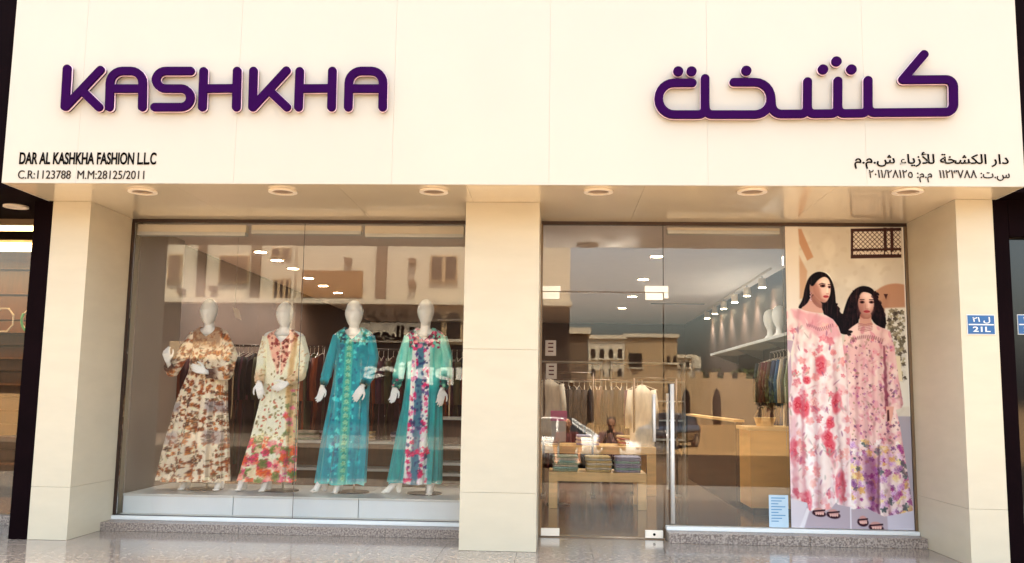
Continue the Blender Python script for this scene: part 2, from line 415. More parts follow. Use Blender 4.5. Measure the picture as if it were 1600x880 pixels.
# ------------------------------------------------------------------ show window, door and fixed pane
ZH = 2.845
lw = thing('show_window', 'tall frameless show window in front of four dressed mannequins', 'window', (-1.95, GL, 0.1))
xm = at(466, 600, GL)[0]
for a, b in ((-3.57, xm-0.002), (xm+0.002, -0.352)):
    g = G(); g.box(a, b, GL-0.005, GL+0.005, 0.115, ZH-0.022); o = part('glass_pane', g, 'shop_glass', lw)
g = G(); g.box(xm-0.0018, xm+0.0018, GL-0.006, GL+0.006, 0.115, ZH-0.025); part('silicone_joint', g, 'dark_frame', lw)
g = G(); g.box(-3.597, -0.3414, GL-0.02, GL+0.02, ZH-0.021, ZH+0.009); part('head_channel', g, 'dark_frame', lw)
g = G(); g.box(-3.597, -3.572, GL-0.025, GL+0.02, 0.112, ZH-0.022); part('side_channel', g, 'dark_frame', lw)
g = G(); g.box(-0.351, -0.3414, GL-0.02, GL+0.02, 0.112, ZH-0.022); part('side_channel', g, 'dark_frame', lw)
g = G(); g.box(-3.571, -0.352, GL-0.012, GL+0.012, 0.1095, 0.1145); part('bottom_channel', g, 'dark_frame', lw)

xj = at(1037, 600, GL)[0]; zt = at(940, 457, GL)[2]; xp0 = at(1227, 600, GL)[0]
fp = thing('fixed_glazing', 'tall fixed glass pane and transom around the door, beside the poster', 'window', (1.8, GL, 0.1))
g = G(); g.box(xj+0.004, xp0, GL-0.005, GL+0.005, 0.125, ZH-0.022); part('glass_pane', g, 'shop_glass', fp)
g = G(); g.box(xp0+0.003, 3.58, GL-0.005, GL+0.005, 0.125, ZH-0.022); part('glass_pane', g, 'shop_glass', fp)
g = G(); g.box(0.30, xj-0.003, GL-0.005, GL+0.005, zt+0.008, ZH-0.022); part('transom_pane', g, 'shop_glass', fp)
g = G(); g.box(0.2823, 3.6055, GL-0.02, GL+0.02, ZH-0.021, ZH+0.009); part('head_channel', g, 'dark_frame', fp)
g = G(); g.box(3.582, 3.6055, GL-0.022, GL+0.02, 0.12, ZH-0.022); part('side_channel', g, 'bronze_frame', fp)
g = G(); g.box(0.2823, 0.298, GL-0.02, GL+0.02, 0.0, ZH-0.022); part('side_channel', g, 'bronze_frame', fp)
g = G(); g.box(xj-0.0025, xj+0.0035, GL-0.008, GL+0.008, zt+0.01, ZH-0.022); part('silicone_joint', g, 'dark_frame', fp)
a, b = at(1007, 447, GL), at(1044, 467, GL)
g = G(); g.box(a[0], b[0], GL-0.022, GL+0.022, zt+0.004, a[2]); g.box(xj+0.004, b[0], GL-0.022, GL+0.022, b[2], zt+0.003); part('patch_fitting', g, 'patch_metal', fp, bev=0.002)
a = at(843, 447, GL); c = at(876, 447, GL)
g = G(); g.box(0.2990, c[0], GL-0.022, GL+0.022, zt+0.004, a[2]); part('patch_fitting', g, 'patch_metal', fp, bev=0.002)
dr = thing('glass_door', 'frameless glass shop door with metal patch fittings and bar handles', 'door', (0.3, GL, 0))
g = G(); g.box(0.303, xj-0.004, GL-0.005, GL+0.005, 0.014, zt-0.003); part('glass_leaf', g, 'shop_glass', dr)
for (x0, x1) in ((845, 874), (1008, 1036)):
    p0 = max(at(x0, 840, GL)[0], 0.30); p1 = min(at(x1, 840, GL)[0], xj-0.004)
    g = G(); g.box(p0, p1, GL-0.02, GL+0.02, 0.010, 0.075); o = part('patch_fitting', g, 'patch_metal', dr, bev=0.002)
    if x0 > 900:
        g = G(); g.cyl(((p0+p1)/2, GL-0.026, 0.043), 0.012, 0.006, 14, axis='y'); part('keyhole', g, 'ink', o)
    p0 = max(at(x0, 457, GL)[0], 0.30); p1 = min(at(x1, 457, GL)[0], xj-0.004)
    g = G(); g.box(p0, p1, GL-0.02, GL+0.02, zt-0.068, zt-0.002); part('patch_fitting', g, 'patch_metal', dr, bev=0.002)
def bar(x, ya, yb, Y, r, parent):
    a, b = at(x, ya, Y), at(x, yb, Y)
    g = G(); g.tube([(a[0], Y, b[2]), (a[0], Y, a[2])], r, 14)
    for z in (a[2]-0.08, b[2]+0.08): g.tube([(a[0], Y, z), (a[0], GL, z)], r*0.6, 10)
    part('handle', g, 'handle_steel', parent, smooth=True)
bar(1022, 616, 690, GL+0.06, 0.016, dr)
bar(1022, 616, 690, GL-0.06, 0.013, dr)
bar(1050, 600, 818, GL-0.07, 0.019, fp)
bar(1043, 615, 765, GL+0.07, 0.013, fp)
t = thing('door_threshold', 'thin metal threshold plate under the glass door', 'threshold', (0.8, GL, 0))
g = G(); g.box(0.283, xj+0.0, GL-0.04, GL+0.04, 0.0005, 0.006); part('plate', g, 'bronze_frame', t)

# lettering ----------------------------------------------------------------
YL = YF-0.055
def strokes(paths):
    segs = []
    for p in paths:
        q = [at(x, y, YL) for x, y in p]; q = [(a[0], a[2]) for a in q]
        segs += [(q[i], q[i+1]) for i in range(len(q)-1)] if len(q) > 1 else [(q[0], q[0])]
    return segs
def channel_letter(parent, paths, rad, name='letter'):
    sg = strokes(paths)
    lp = contours(sg, rad, 0.005)
    o = extruded(name, lp, YL, 0.022, 'purple', parent, bevel=0.003)
    extruded('trim', contours(sg, rad+0.0065, 0.005), YL+0.023, 0.010, 'pink_trim', o)
    extruded('back_box', contours(sg, rad+0.002, 0.005), YL+0.034, 0.020, 'purple_dark', o)
ls = thing('shop_name_lettering', 'large purple raised Latin letters reading KASHKHA on the white fascia', 'lettering', (at(350, 138, YL)[0], YL, at(350, 138, YL)[2]))
def A(l, r_, tw_=0): return [roundpath([(l+tw_, 167), (l+1.5, 110.5), (r_+1, 110.5), (r_, 167)], [0, 19, 19, 0]), [(l+2, 138), (r_, 138)]]
def H(l, r_): return [[(l+2, 111), (l, 167)], [(r_+1.5, 110.5), (r_, 167)], [(l+1, 138), (r_, 137.5)]]
rl = 0.0310
channel_letter(ls, [[(104, 107), (100.5, 166)], [(156, 109), (102, 166)], [(127, 141), (153.5, 167)]], rl)
channel_letter(ls, A(170, 221.5), rl)
channel_letter(ls, [roundpath([(297, 110.5), (243, 110.5), (243, 138), (297, 138), (297, 167), (241, 167)], [0, 15, 15, 15, 15, 0])], rl)
channel_letter(ls, H(315.5, 368.5), rl)
channel_letter(ls, [[(395.5, 110.5), (394, 167)], [(447, 110), (394.5, 167)], [(420, 141), (447.5, 167)]], rl)
channel_letter(ls, H(465.8, 517.5), rl)
channel_letter(ls, A(543.7, 597.5), rl)
la = thing('arabic_shop_name_lettering', 'large purple raised Arabic lettering with round dots on the white fascia', 'lettering', (at(1260, 138, YL)[0], YL, at(1260, 138, YL)[2]))
word = [roundpath([(1082, 129), (1029.5, 129), (1029.5, 178.6), (1102, 178.6), (1102, 122)], [0, 24, 24, 10, 0]),
        roundpath([(1102, 160), (1103, 178.6), (1205, 178.6), (1205, 128), (1147, 128)], [0, 10, 25, 25, 0]),
        roundpath([(1205, 150), (1207, 177.8), (1262, 177.5), (1262.4, 127)], [0, 14, 10, 0]),
        roundpath([(1262, 160), (1262.5, 177.4), (1309.5, 177), (1309.8, 126)], [0, 10, 10, 0]),
        roundpath([(1309.5, 160), (1310, 177), (1357, 176.4), (1357, 125)], [0, 10, 10, 0]),
        roundpath([(1357, 160), (1357.5, 175.8), (1491, 174.6), (1490.5, 123.6), (1411, 124.2), (1444.5, 84.5)], [0, 10, 12, 12, 1, 0])]
channel_letter(la, word, 0.0300, 'joined_word')
for d in ((1060, 111), (1080.8, 111), (1166.5, 110), (1286.5, 108), (1307.5, 95.5), (1331, 108)): channel_letter(la, [[d]], 0.036, 'dot')

def flat(label, s, m, box, bold, y=YF, cat='lettering', nm='small_lettering'):
    a, b = at(box[0], box[3], y), at(box[2], box[1], y)
    o = text(nm, s, m, y-0.001, a[0], b[0], a[2], b[2], None, 0.004, bold); tag(o, label, cat); return o
flat('small black Latin line DAR AL KASHKHA FASHION L.L.C low on the white fascia', 'DAR AL KASHKHA FASHION L.L.C', 'ink', (30, 238.5, 245, 257), 0.022)
flat('small grey line of registration numbers under the Latin company name', 'C.R:1123788  M.M:28125/2011', 'ink_soft', (28, 267, 226, 279.5), 0.0)
def vis(s): return s
L1 = '\uFEE1.\uFEE1.\uFEB5 \uFE80\uFE8E\uFEF3\uFEAF\uFEF8\uFEDF \uFE94\uFEA8\uFEB8\uFEDC\uFEDF\uFE8D \uFEAD\uFE8D\u062F'
L2 = '\u0662\u0660\u0661\u0661/\u0662\u0668\u0661\u0662\u0665 :\uFEE1.\uFEE1  \u0661\u0661\u0662\u0663\u0667\u0668\u0668 :\uFE95.\uFEB1'
flat('small black Arabic company name low on the right of the white fascia', L1, 'ink', (1335, 238, 1575, 264), 0.012)
flat('small grey Arabic line of registration numbers under the Arabic company name', L2, 'ink_soft', (1358, 266, 1577, 285), 0.006)

def plate(label, x0, y0, x1, y1, Y, grp='blue unit number plates'):
    a, b = at(x0, y1, Y), at(x1, y0, Y); X0, X1, Z0, Z1 = a[0], b[0], a[2], b[2]; wd, ht = X1-X0, Z1-Z0
    t = thing('number_plate', label, 'number plate', (X0, Y, Z0), grp)
    g = G(); g.box(X0, X1, Y-0.006, Y-0.0005, Z0, Z1); part('backplate', g, 'plate_white', t, bev=0.001)
    k = 0.006
    g = G(); g.box(X0+k, X1-k, Y-0.009, Y-0.0065, Z0+k, Z1-k); f = part('blue_field', g, 'plate_blue', t)
    g = G(); g.box(X0+0.012, X1-0.012, Y-0.011, Y-0.0095, Z0+ht*0.47, Z0+ht*0.53); part('rule', g, 'plate_white', t)
    text('unit_number', '21L', 'plate_white', Y-0.0095, X0+wd*0.2, X0+wd*0.82, Z0+ht*0.14, Z0+ht*0.40, t, 0.002, 0.02)
    text('unit_number', '\u0662\u0661 \uFEDD', 'plate_white', Y-0.0095, X0+wd*0.2, X0+wd*0.82, Z0+ht*0.56, Z0+ht*0.88, t, 0.002, 0.015)
plate('blue and white plate reading 21L on the right stone pier', 1511, 492, 1553.5, 523, -0.2014)

# ------------------------------------------------------------------ neighbours
nl = thing('neighbour_shopfront', 'dark framed neighbouring shopfront left of the cream pier', 'shopfront', (-5.0, 0.05, 0))
g = G(); g.box(-4.095, -3.936, 0.04, 1.0, 0, ZS+0.0); part('column', g, 'dark_brown', nl, bev=0.004)
g = G(); g.box(-9, XL-0.004, -0.45, 0.95, ZS+0.002, 4.75); part('fascia', g, 'dark_brown', nl)
g = G(); g.box(-9, -4.097, 0.88, 0.90, 0.09, ZS-0.06); part('glass_pane', g, 'neighbour_glass', nl)
g = G(); g.box(-9, -4.097, 0.86, 0.93, ZS-0.055, ZS-0.001); part('head_frame', g, 'bronze_frame', nl)
g = G(); g.box(-9, -4.097, 0.8, 0.96, 0.0, 0.085); part('kerb', g, 'granite', nl)
p = atz(25, 322, ZS)
t = thing('neighbour_downlight', 'round downlight in the dark soffit at the far left', 'downlight', (p[0], p[1], ZS))
g = G(); g.disc((p[0], p[1], ZS-0.014), 0.105, 28, 0.08, 0.014); part('ring', g, 'ring_white', t)
g = G(); g.cyl((p[0], p[1], ZS-0.010), 0.079, 0.008, 24); part('lens', g, 'ring_white', t)
t = thing('slatted_wall_display', 'brown wooden display wall with shelves behind the left neighbour glass', 'display wall', (-6.2, 3.0, 0))
for k in range(9):
    g = G(); g.box(-8.5, -4.34, 3.0, 3.05, 0.25+k*0.3, 0.53+k*0.3); part('plank', g, 'wood_dark', t, bev=0.004)
for k in range(6):
    g = G(); g.box(-8.4, -4.36, 2.72, 2.99, 0.38+k*0.3, 0.40+k*0.3); part('shelf', g, 'cloth_brown', t)
g = G(); g.box(-9, -4.33, 3.06, 3.1, 0, 3.0); g.box(-4.33, -4.27, 1.003, 3.1, 0, 3.0); struct('neighbour_wall', g, 'wood_dark')
g = G(); g.box(-9, -4.335, 0.97, 3.05, -0.01, 0.002); struct('neighbour_floor', g, 'shop_floor')
g = G(); g.box(-9, -4.335, 0.97, 3.05, 2.95, 3.0); struct('neighbour_ceiling', g, 'dark_brown')
for k, (z, yy) in enumerate(((2.86, 1.15), (2.76, 1.9))):
    t = thing('ceiling_light_panel', ['upper warm flat light panel hanging behind the left neighbour glass', 'lower warm flat light panel hanging behind the left neighbour glass'][k], 'light panel', (-6.2, yy, z))
    g = G(); g.box(-7.6, -4.5, yy, yy+0.4, z, z+0.03); part('diffuser', g, 'lamp_soft', t)
    g = G(); g.box(-7.62, -4.48, yy-0.02, yy+0.42, z+0.031, z+0.06); part('tray', g, 'ring_white', t)
for k, x in enumerate((6, 50)):
    p = at(x, 500, 1.0)
    t = thing('neon_ring', ['pale hexagonal ring ornament at the edge of the left neighbour glass', 'green white ring ornament beside the dark column behind the left neighbour glass'][k], 'ornament', (p[0], 1.0, p[2]))
    g = G(); n = 8
    g.tube([(p[0]+0.10*math.cos(2*math.pi*q/n+0.39), 1.0, p[2]+0.12*math.sin(2*math.pi*q/n+0.39)) for q in range(n+1)], 0.008, 6); part('ring', g, 'ring_white', t)
    g = G(); g.tube([(p[0]+0.10*math.cos(a), 0.995, p[2]+0.12*math.sin(a)) for a in np.linspace(2.6, 4.4, 6)], 0.012, 6); part('green_arc', g, 'green_neon', t)
nr = thing('neighbour_shopfront', 'dark framed neighbouring shopfront right of the plate pier', 'shopfront', (5, 0, 0))
g = G(); g.box(3.899, 4.02, -0.19, 1.0, 0, ZS-0.001); part('column', g, 'dark_brown', nr, bev=0.004)
g = G(); g.box(XR+0.004, 9, -0.45, 0.95, ZS+0.002, 4.75); part('fascia', g, 'dark_brown', nr)
g = G(); g.box(4.022, 9, -0.19, 0.4, 2.56, ZS-0.001); part('head_frame', g, 'dark_brown', nr)
g = G(); g.box(4.022, 9, -0.10, -0.09, 0.06, 2.558); part('glass_pane', g, 'car_glass', nr)
g = G(); g.box(4.022, 9, -0.15, 0.9, 0.0, 0.055); part('kerb', g, 'granite', nr)
plate('blue and white number plate on the dark glass at the right edge', 1590, 492, 1634, 523, -0.1005)
g = G()
# ------------------------------------------------------------------ painted print and cloth (base colour only)
class Paint:
    def __init__(s, X, Y, base):
        s.X, s.Y = np.asarray(X, float), np.asarray(Y, float); s.C = np.empty(s.X.shape+(3,)); s.C[:] = base; s.m = np.ones(s.X.shape)
    def put(s, idx, a, col):
        a = (a*s.m[idx])[:, None]; s.C[idx] = s.C[idx]*(1-a)+np.asarray(col, float)*a
    def near(s, x0, x1, y0, y1): return np.nonzero((s.X > x0) & (s.X < x1) & (s.Y > y0) & (s.Y < y1))[0]
    def ell(s, cx, cy, rx, ry, col, a=1.0, rot=0.0, soft=0.25):
        q = max(rx, ry)*1.4; i = s.near(cx-q, cx+q, cy-q, cy+q)
        if not len(i): return
        dx, dy = s.X[i]-cx, s.Y[i]-cy; c, n = math.cos(rot), math.sin(rot)
        d = np.hypot((dx*c+dy*n)/rx, (-dx*n+dy*c)/ry); s.put(i, a*np.clip((1+soft/2-d)/soft, 0, 1), col)
    def flower(s, cx, cy, r, col, col2=None, k=5, a=1.0, seed=0):
        i = s.near(cx-r*1.3, cx+r*1.3, cy-r*1.3, cy+r*1.3)
        if not len(i): return
        dx, dy = s.X[i]-cx, s.Y[i]-cy; d = np.hypot(dx, dy)/r; th = np.arctan2(dy, dx)
        s.put(i, a*np.clip((0.82+0.16*np.cos(k*th+seed)+0.05*np.sin(2*th+seed*3)-d)*4.5, 0, 1), col)
        if col2 is not None: s.put(i, a*np.clip(np.sin(d*9+1.3*np.sin(k*th+seed*2))*1.2, 0, 1)*(d < 0.8)*0.65, col2)
    def poly(s, pts, col, a=1.0, soft=0.8, sel=False):
        p = np.array(pts, float); i = s.near(p[:, 0].min()-2, p[:, 0].max()+2, p[:, 1].min()-2, p[:, 1].max()+2)
        x, y = s.X[i], s.Y[i]; ins = np.zeros(len(i), bool); D = np.full(len(i), 1e9)
        for (ax, ay), (bx, by) in zip(p, np.roll(p, -1, 0)):
            with np.errstate(divide='ignore', invalid='ignore'):
                ins ^= ((ay > y) != (by > y)) & (x < (bx-ax)*(y-ay)/(by-ay+1e-12)+ax)
            L = (bx-ax)**2+(by-ay)**2+1e-12; t = np.clip(((x-ax)*(bx-ax)+(y-ay)*(by-ay))/L, 0, 1)
            D = np.minimum(D, np.hypot(x-ax-t*(bx-ax), y-ay-t*(by-ay)))
        al = np.clip(0.5+np.where(ins, D, -D)/soft, 0, 1)
        if sel: m = np.zeros(s.X.shape); m[i] = al; return m
        s.put(i, a*al, col)
    def noise(s, sx, sy, seed, n=9):
        g_ = np.random.default_rng(seed); v = np.zeros(s.X.shape)
        for _ in range(n):
            a, f, ph = g_.uniform(0, 6.28), g_.uniform(0.5, 1.8), g_.uniform(0, 6.28); v += np.sin(s.X/sx*f*math.cos(a)*6.28+s.Y/sy*f*math.sin(a)*6.28+ph)
        return v/math.sqrt(n/2)
    def blotch(s, sx, sy, seed, col, th=0.6, a=1.0, k=3): s.C += (np.clip((s.noise(sx, sy, seed)-th)*k, 0, 1)*a*s.m)[..., None]*(np.asarray(col, float)-s.C)

# ---- poster, drawn in its own sheet coordinates
PX = [(1225, 352), (1418, 353), (1434, 832), (1238, 828)]
yP = GL-0.0062
cor = [at(x, y, yP) for x, y in PX]
X0, X1 = (cor[0][0]+cor[3][0])/2, min((cor[1][0]+cor[2][0])/2, 3.578); Z0, Z1 = 0.126, ZH-0.024
nu, nv = 250, 600
U, V = np.meshgrid(np.linspace(0, 1, nu), np.linspace(0, 1, nv)); U, V = U.ravel(), V.ravel()
px = (PX[0][0]*(1-U)+PX[1][0]*U)*(1-V)+(PX[3][0]*(1-U)+PX[2][0]*U)*V
py = 352*(1-V)+830*V
P = Paint(px, py, (222, 208, 184))
P.blotch(70, 60, 1, (236, 224, 200), 0.0, 0.7, 1); P.blotch(25, 25, 2, (210, 192, 164), 0.8, 0.4, 1)
P.poly([(1220, 350), (1247, 350), (1250, 500), (1250, 840), (1220, 840)], (240, 226, 204), 0.9, 3)
P.poly([(1247, 356), (1252, 356), (1272, 402), (1262, 408), (1249, 380)], (200, 150, 112), 0.9, 2)
P.poly([(1249, 400), (1262, 425), (1259, 470), (1250, 470)], (206, 160, 122), 0.8, 3)
P.ell(1406, 486, 46, 42, (196, 146, 112), 1, 0, 0.06)
P.poly([(1352, 488), (1440, 482), (1440, 540), (1352, 540)], (226, 212, 190), 1, 2)
P.poly([(1384, 470), (1396, 462), (1390, 500), (1380, 520)], (176, 126, 96), 0.5, 6)
P.poly([(1386, 461), (1393, 461), (1390, 470)], (84, 46, 38), 1, 1)
P.poly([(1388, 484), (1425, 482), (1430, 640), (1404, 640), (1392, 560)], (232, 222, 200), 1, 3)
for q in range(240):
    P.flower(rng.uniform(1394, 1420), rng.uniform(486, 600), rng.uniform(2, 5), [(112, 100, 76), (150, 134, 104), (84, 68, 52), (214, 204, 184), (176, 160, 120)][q % 5], None, 4, 0.8, q)
P.poly([(1405, 560), (1412, 560), (1416, 600), (1408, 600)], (236, 216, 176), 1, 1)
P.poly([(1416, 352), (1422, 352), (1436, 680), (1428, 680)], (250, 240, 222), 1, 2)
P.poly([(1405, 655), (1432, 655), (1440, 840), (1415, 840)], (176, 164, 164), 1, 2)
P.poly([(1230, 780), (1440, 770), (1440, 840), (1230, 840)], (184, 166, 166), 1, 3)
P.poly([(1236, 785), (1264, 792), (1248, 840), (1236, 840)], (214, 202, 200), 1, 2)
P.poly([(1262, 800), (1268, 800), (1258, 832), (1250, 832)], (240, 232, 226), 0.8, 2)
P.poly([(1390, 800), (1432, 795), (1436, 830), (1392, 832)], (206, 196, 200), 1, 2)
# lattice window screen
lat = P.poly([(1335, 357), (1413, 355), (1415, 400), (1335, 402)], 0, sel=True)
dk = np.minimum(np.abs(((px+py)/7.6) % 1-0.5), np.abs(((px-py)/7.6) % 1-0.5)); grid = np.clip((0.15-dk)*9, 0, 1)
a_ = (lat*np.maximum(grid, 0))[:, None]; P.C = P.C*(1-lat[:, None]*0.6)+np.array((250, 236, 214))*lat[:, None]*0.6; P.C = P.C*(1-a_)+np.array((84, 52, 40))*a_
for q in ([(1333, 355), (1415, 353), (1415, 358), (1333, 360)], [(1333, 355), (1337, 355), (1337, 403), (1333, 403)], [(1386, 353), (1391, 353), (1392, 402), (1387, 402)],
          [(1397, 353), (1402, 353), (1403, 402), (1398, 402)], [(1333, 388), (1415, 386), (1415, 390), (1333, 392)], [(1333, 398), (1415, 396), (1415, 402), (1333, 404)]):
    P.poly(q, (76, 46, 38), 1, 1)
for q in range(14): P.ell(1340+q*5.6, 394.5, 1.9, 2.2, (232, 214, 190))
def cp(pts, ox=1220, oy=410, k=5.865):
    q = [np.array((x/k+ox, y/k+oy)) for x, y in pts]
    for _ in range(2): q = [w_ for a, b in zip(q, q[1:]+q[:1]) for w_ in (a*0.75+b*0.25, a*0.25+b*0.75)]
    return q
hair = (20, 8, 12)
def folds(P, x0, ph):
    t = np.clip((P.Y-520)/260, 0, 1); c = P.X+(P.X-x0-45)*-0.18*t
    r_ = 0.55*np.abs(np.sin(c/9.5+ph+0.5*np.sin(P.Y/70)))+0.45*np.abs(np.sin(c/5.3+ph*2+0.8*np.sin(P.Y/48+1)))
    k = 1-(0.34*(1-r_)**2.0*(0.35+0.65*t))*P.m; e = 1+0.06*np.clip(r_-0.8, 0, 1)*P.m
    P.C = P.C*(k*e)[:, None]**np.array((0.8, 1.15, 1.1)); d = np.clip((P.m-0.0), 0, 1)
def strands(P, mask, seed):
    s_ = P.noise(5, 60, seed, 14); P.C += (np.clip(s_-0.5, 0, 1)*0.38*mask)[:, None]*(np.array((112, 70, 62))-P.C)
# second woman first (behind)
P.poly(cp([(790, 222), (860, 240), (905, 300), (925, 360), (960, 410), (985, 480), (1000, 560), (990, 620), (950, 625), (880, 575), (850, 520), (740, 520), (735, 590), (690, 650), (610, 690), (560, 650), (565, 560), (590, 480), (610, 410), (640, 330), (690, 262), (740, 232)]), hair, 1, 1)
for q in range(60):
    a, b = rng.uniform(0, 1), rng.choice([-1, 1]); P.flower(1355+b*(18+a*14)+rng.normal(0, 1), 462+a*50+rng.normal(0, 3), 3.6, hair, (70, 40, 36), 3, 0.9, q)
d2 = [(1345, 508), (1367, 508), (1380, 514), (1396, 521), (1403, 545), (1409, 590), (1417, 636), (1414, 642), (1405, 645), (1411, 668), (1417, 705), (1426, 760), (1432, 800), (1408, 806), (1386, 810), (1376, 806), (1358, 798), (1332, 800), (1331, 740), (1329, 680), (1325, 600), (1320, 548), (1324, 524), (1336, 514)]
wx_, wy_ = 0.5*P.noise(22, 22, 91), 0.5*P.noise(22, 22, 92)
P.m = P.poly(d2, 0, sel=True); P.X, P.Y = px+wx_, py+wy_; P.put(np.arange(len(px)), np.ones(len(px)), (240, 190, 178))
P.blotch(40, 60, 21, (250, 216, 196), 0.0, 0.8, 1.2); P.blotch(14, 26, 22, (232, 150, 156), 0.7, 0.7, 1.5)
low = np.clip((py-690)/60, 0, 1); P.C += ((low*P.m*0.7)[:, None])*(np.array((250, 236, 222))-P.C)
for q in range(420):
    x, y = rng.uniform(1318, 1428), rng.uniform(528, 735); r = rng.uniform(1.0, 3.2)
    P.flower(x, y, r, [(170, 84, 140), (110, 60, 80), (226, 112, 120), (150, 130, 90), (250, 226, 190), (96, 50, 90)][q % 6], None, 4, 0.65, q)
for q in range(190):
    x, y = rng.uniform(1326, 1432), rng.uniform(695, 808); r = rng.uniform(3, 8.5)
    P.flower(x, y, r, [(250, 226, 150), (226, 180, 214), (176, 70, 136), (252, 240, 226), (236, 190, 110), (92, 104, 96), (240, 206, 220), (166, 110, 150)][q % 8], [(240, 200, 110), (170, 110, 180), (130, 40, 104), (240, 214, 200), (220, 150, 80), (60, 76, 70), (220, 160, 190), (80, 30, 90)][q % 8], 5, 0.85, q)
for q in range(260):
    x, y = rng.uniform(1322, 1430), rng.uniform(540, 806); P.ell(x, y, rng.uniform(0.8, 2.6), rng.uniform(2, 7), [(250, 232, 214), (214, 130, 140), (236, 196, 176), (140, 110, 96)][q % 4], 0.4, rng.uniform(-1.2, 1.2), 0.9)
for q in range(9):
    x = 1328+q*12+rng.uniform(-3, 3); P.poly([(x, 560), (x+3, 560), (x+6, 700), (x+7, 800), (x+1, 800), (x+1, 700)], (150, 80, 90) if q % 2 else (255, 240, 226), 0.28, 5)
P.poly([(1352, 715), (1376, 720), (1378, 806), (1368, 806), (1356, 770)], (112, 34, 84), 0.5, 8)
P.poly([(1376, 700), (1379, 700), (1379, 808), (1374, 808)], (90, 40, 60), 0.6, 3)
P.poly([(1385, 545), (1388, 545), (1392, 610), (1393, 650), (1388, 650), (1386, 600)], (120, 46, 60), 0.7, 2)
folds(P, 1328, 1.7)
P.m[:] = 1; P.X, P.Y = px, py
P.poly([(1389, 640), (1402, 640), (1400, 655), (1396, 668), (1391, 662)], (232, 170, 146), 1, 1); P.poly([(1391, 646), (1394, 645), (1395, 662), (1391, 664)], (70, 24, 28), 0.9, 1)
P.poly(cp([(752, 470), (860, 470), (855, 560), (880, 600), (740, 610), (745, 560)]), (214, 158, 134), 1, 1)
P.ell(1357.6, 476.5, 12.8, 20, (228, 180, 158), 1, 0, 0.12); P.ell(1350, 482, 6, 15, (176, 116, 98), 0.6, 0, 1.2); P.ell(1366, 488, 5, 9, (196, 138, 118), 0.5, 0.4, 1.2); P.ell(1359, 464, 8, 6, (244, 206, 186), 0.7, 0, 1.4); P.ell(1362, 481, 4, 5, (244, 204, 184), 0.6, 0, 1.4); P.ell(1358, 494.5, 5, 2.2, (188, 130, 110), 0.6, 0, 1.2)
P.poly(cp([(735, 300), (790, 278), (860, 300), (880, 340), (900, 300), (860, 240), (790, 230), (720, 280), (728, 400)]), hair, 1, 1.2)
for ex in (1351.2, 1366.4):
    P.ell(ex, 474.5, 4.2, 2.4, (90, 44, 40), 0.85); P.ell(ex, 474.8, 2.0, 1.6, (26, 12, 14)); P.ell(ex, 470.6, 4.4, 0.9, (60, 32, 30), 0.85)
P.ell(1359.2, 481, 1.3, 5.5, (222, 168, 144), 0.7, 0, 0.8); P.ell(1359.3, 485.6, 2.6, 0.9, (178, 112, 96), 0.7)
P.ell(1356.6, 482, 1.2, 5, (190, 130, 110), 0.6, 0, 0.8); P.ell(1358.8, 489.6, 5.4, 2.2, (196, 76, 76)); P.ell(1358.8, 489.3, 4.6, 0.5, (130, 48, 50), 0.8)
for q in range(5): P.poly([(1344.5, 508+q*2.6), (1356, 510+q*2.6), (1368, 507.5+q*2.6), (1368, 508.8+q*2.6), (1356, 511.4+q*2.6), (1344.5, 509.4+q*2.6)], (178, 118, 110), 0.9, 0.6)
for q in range(16): P.ell(1333+q*3.4, 532-6*math.sin(q/15*3.14)+4, 1.2, 3.6, (150, 96, 96), 0.6, 0.3)
# first woman
P.poly(cp([(340, 88), (420, 100), (470, 150), (500, 220), (515, 300), (520, 400), (548, 440), (530, 490), (575, 560), (592, 640), (700, 650), (640, 690), (560, 680), (480, 590), (420, 520), (383, 450), (300, 300), (290, 400), (230, 440), (148, 450), (205, 360), (222, 250), (262, 140)]), hair, 1, 1)
P.poly(cp([(420, 400), (520, 400), (600, 560), (640, 650), (580, 690), (500, 600), (430, 520)]), hair, 1, 2)
d1 = [(1246, 486), (1268, 491), (1292, 496), (1304, 503), (1313, 515), (1318, 530), (1322, 560), (1328, 600), (1331, 650), (1331, 700), (1333, 760), (1334, 797), (1322, 795), (1312, 793), (1309, 790), (1302, 799), (1286, 806), (1266, 803), (1263, 791), (1240, 787), (1236, 778), (1232, 700), (1231, 660), (1236, 600), (1241, 548), (1240, 536), (1226, 535), (1227, 492), (1236, 486)]
P.m = P.poly(d1, 0, sel=True); P.X, P.Y = px+wx_, py+wy_; P.put(np.arange(len(px)), np.ones(len(px)), (248, 226, 210))
P.blotch(60, 90, 31, (255, 244, 232), 0.0, 0.8, 1.2); P.blotch(22, 40, 32, (242, 176, 168), 0.9, 0.6, 1.5)
P.poly([(1236, 486), (1304, 500), (1318, 528), (1300, 540), (1262, 520), (1240, 500)], (236, 158, 160), 0.7, 6)
for q in range(100):
    x, y = rng.uniform(1232, 1332), rng.uniform(510, 800); r = rng.uniform(4, 9.5)
    P.flower(x, y, r, [(240, 140, 130), (228, 112, 122), (248, 186, 164), (222, 96, 106), (252, 240, 228)][q % 5], [(252, 206, 186), (206, 80, 92), (242, 160, 150)][q % 3], 5, 0.72, q)
for x, y, rx, ry in ((1285, 577, 9, 16), (1310, 636, 8, 17), (1295, 690, 9, 12), (1300, 706, 8, 14), (1241, 710, 6, 20), (1316, 765, 8, 26), (1262, 790, 9, 18), (1258, 645, 9, 16), (1247, 640, 8, 14), (1300, 666, 6, 10), (1262, 600, 7, 6)):
    P.ell(x, y, rx, ry, (224, 84, 94), 0.85, 0, 0.35); P.flower(x, y, min(rx, ry)*0.9, (206, 50, 66), (248, 150, 134), 5, 0.8, x)
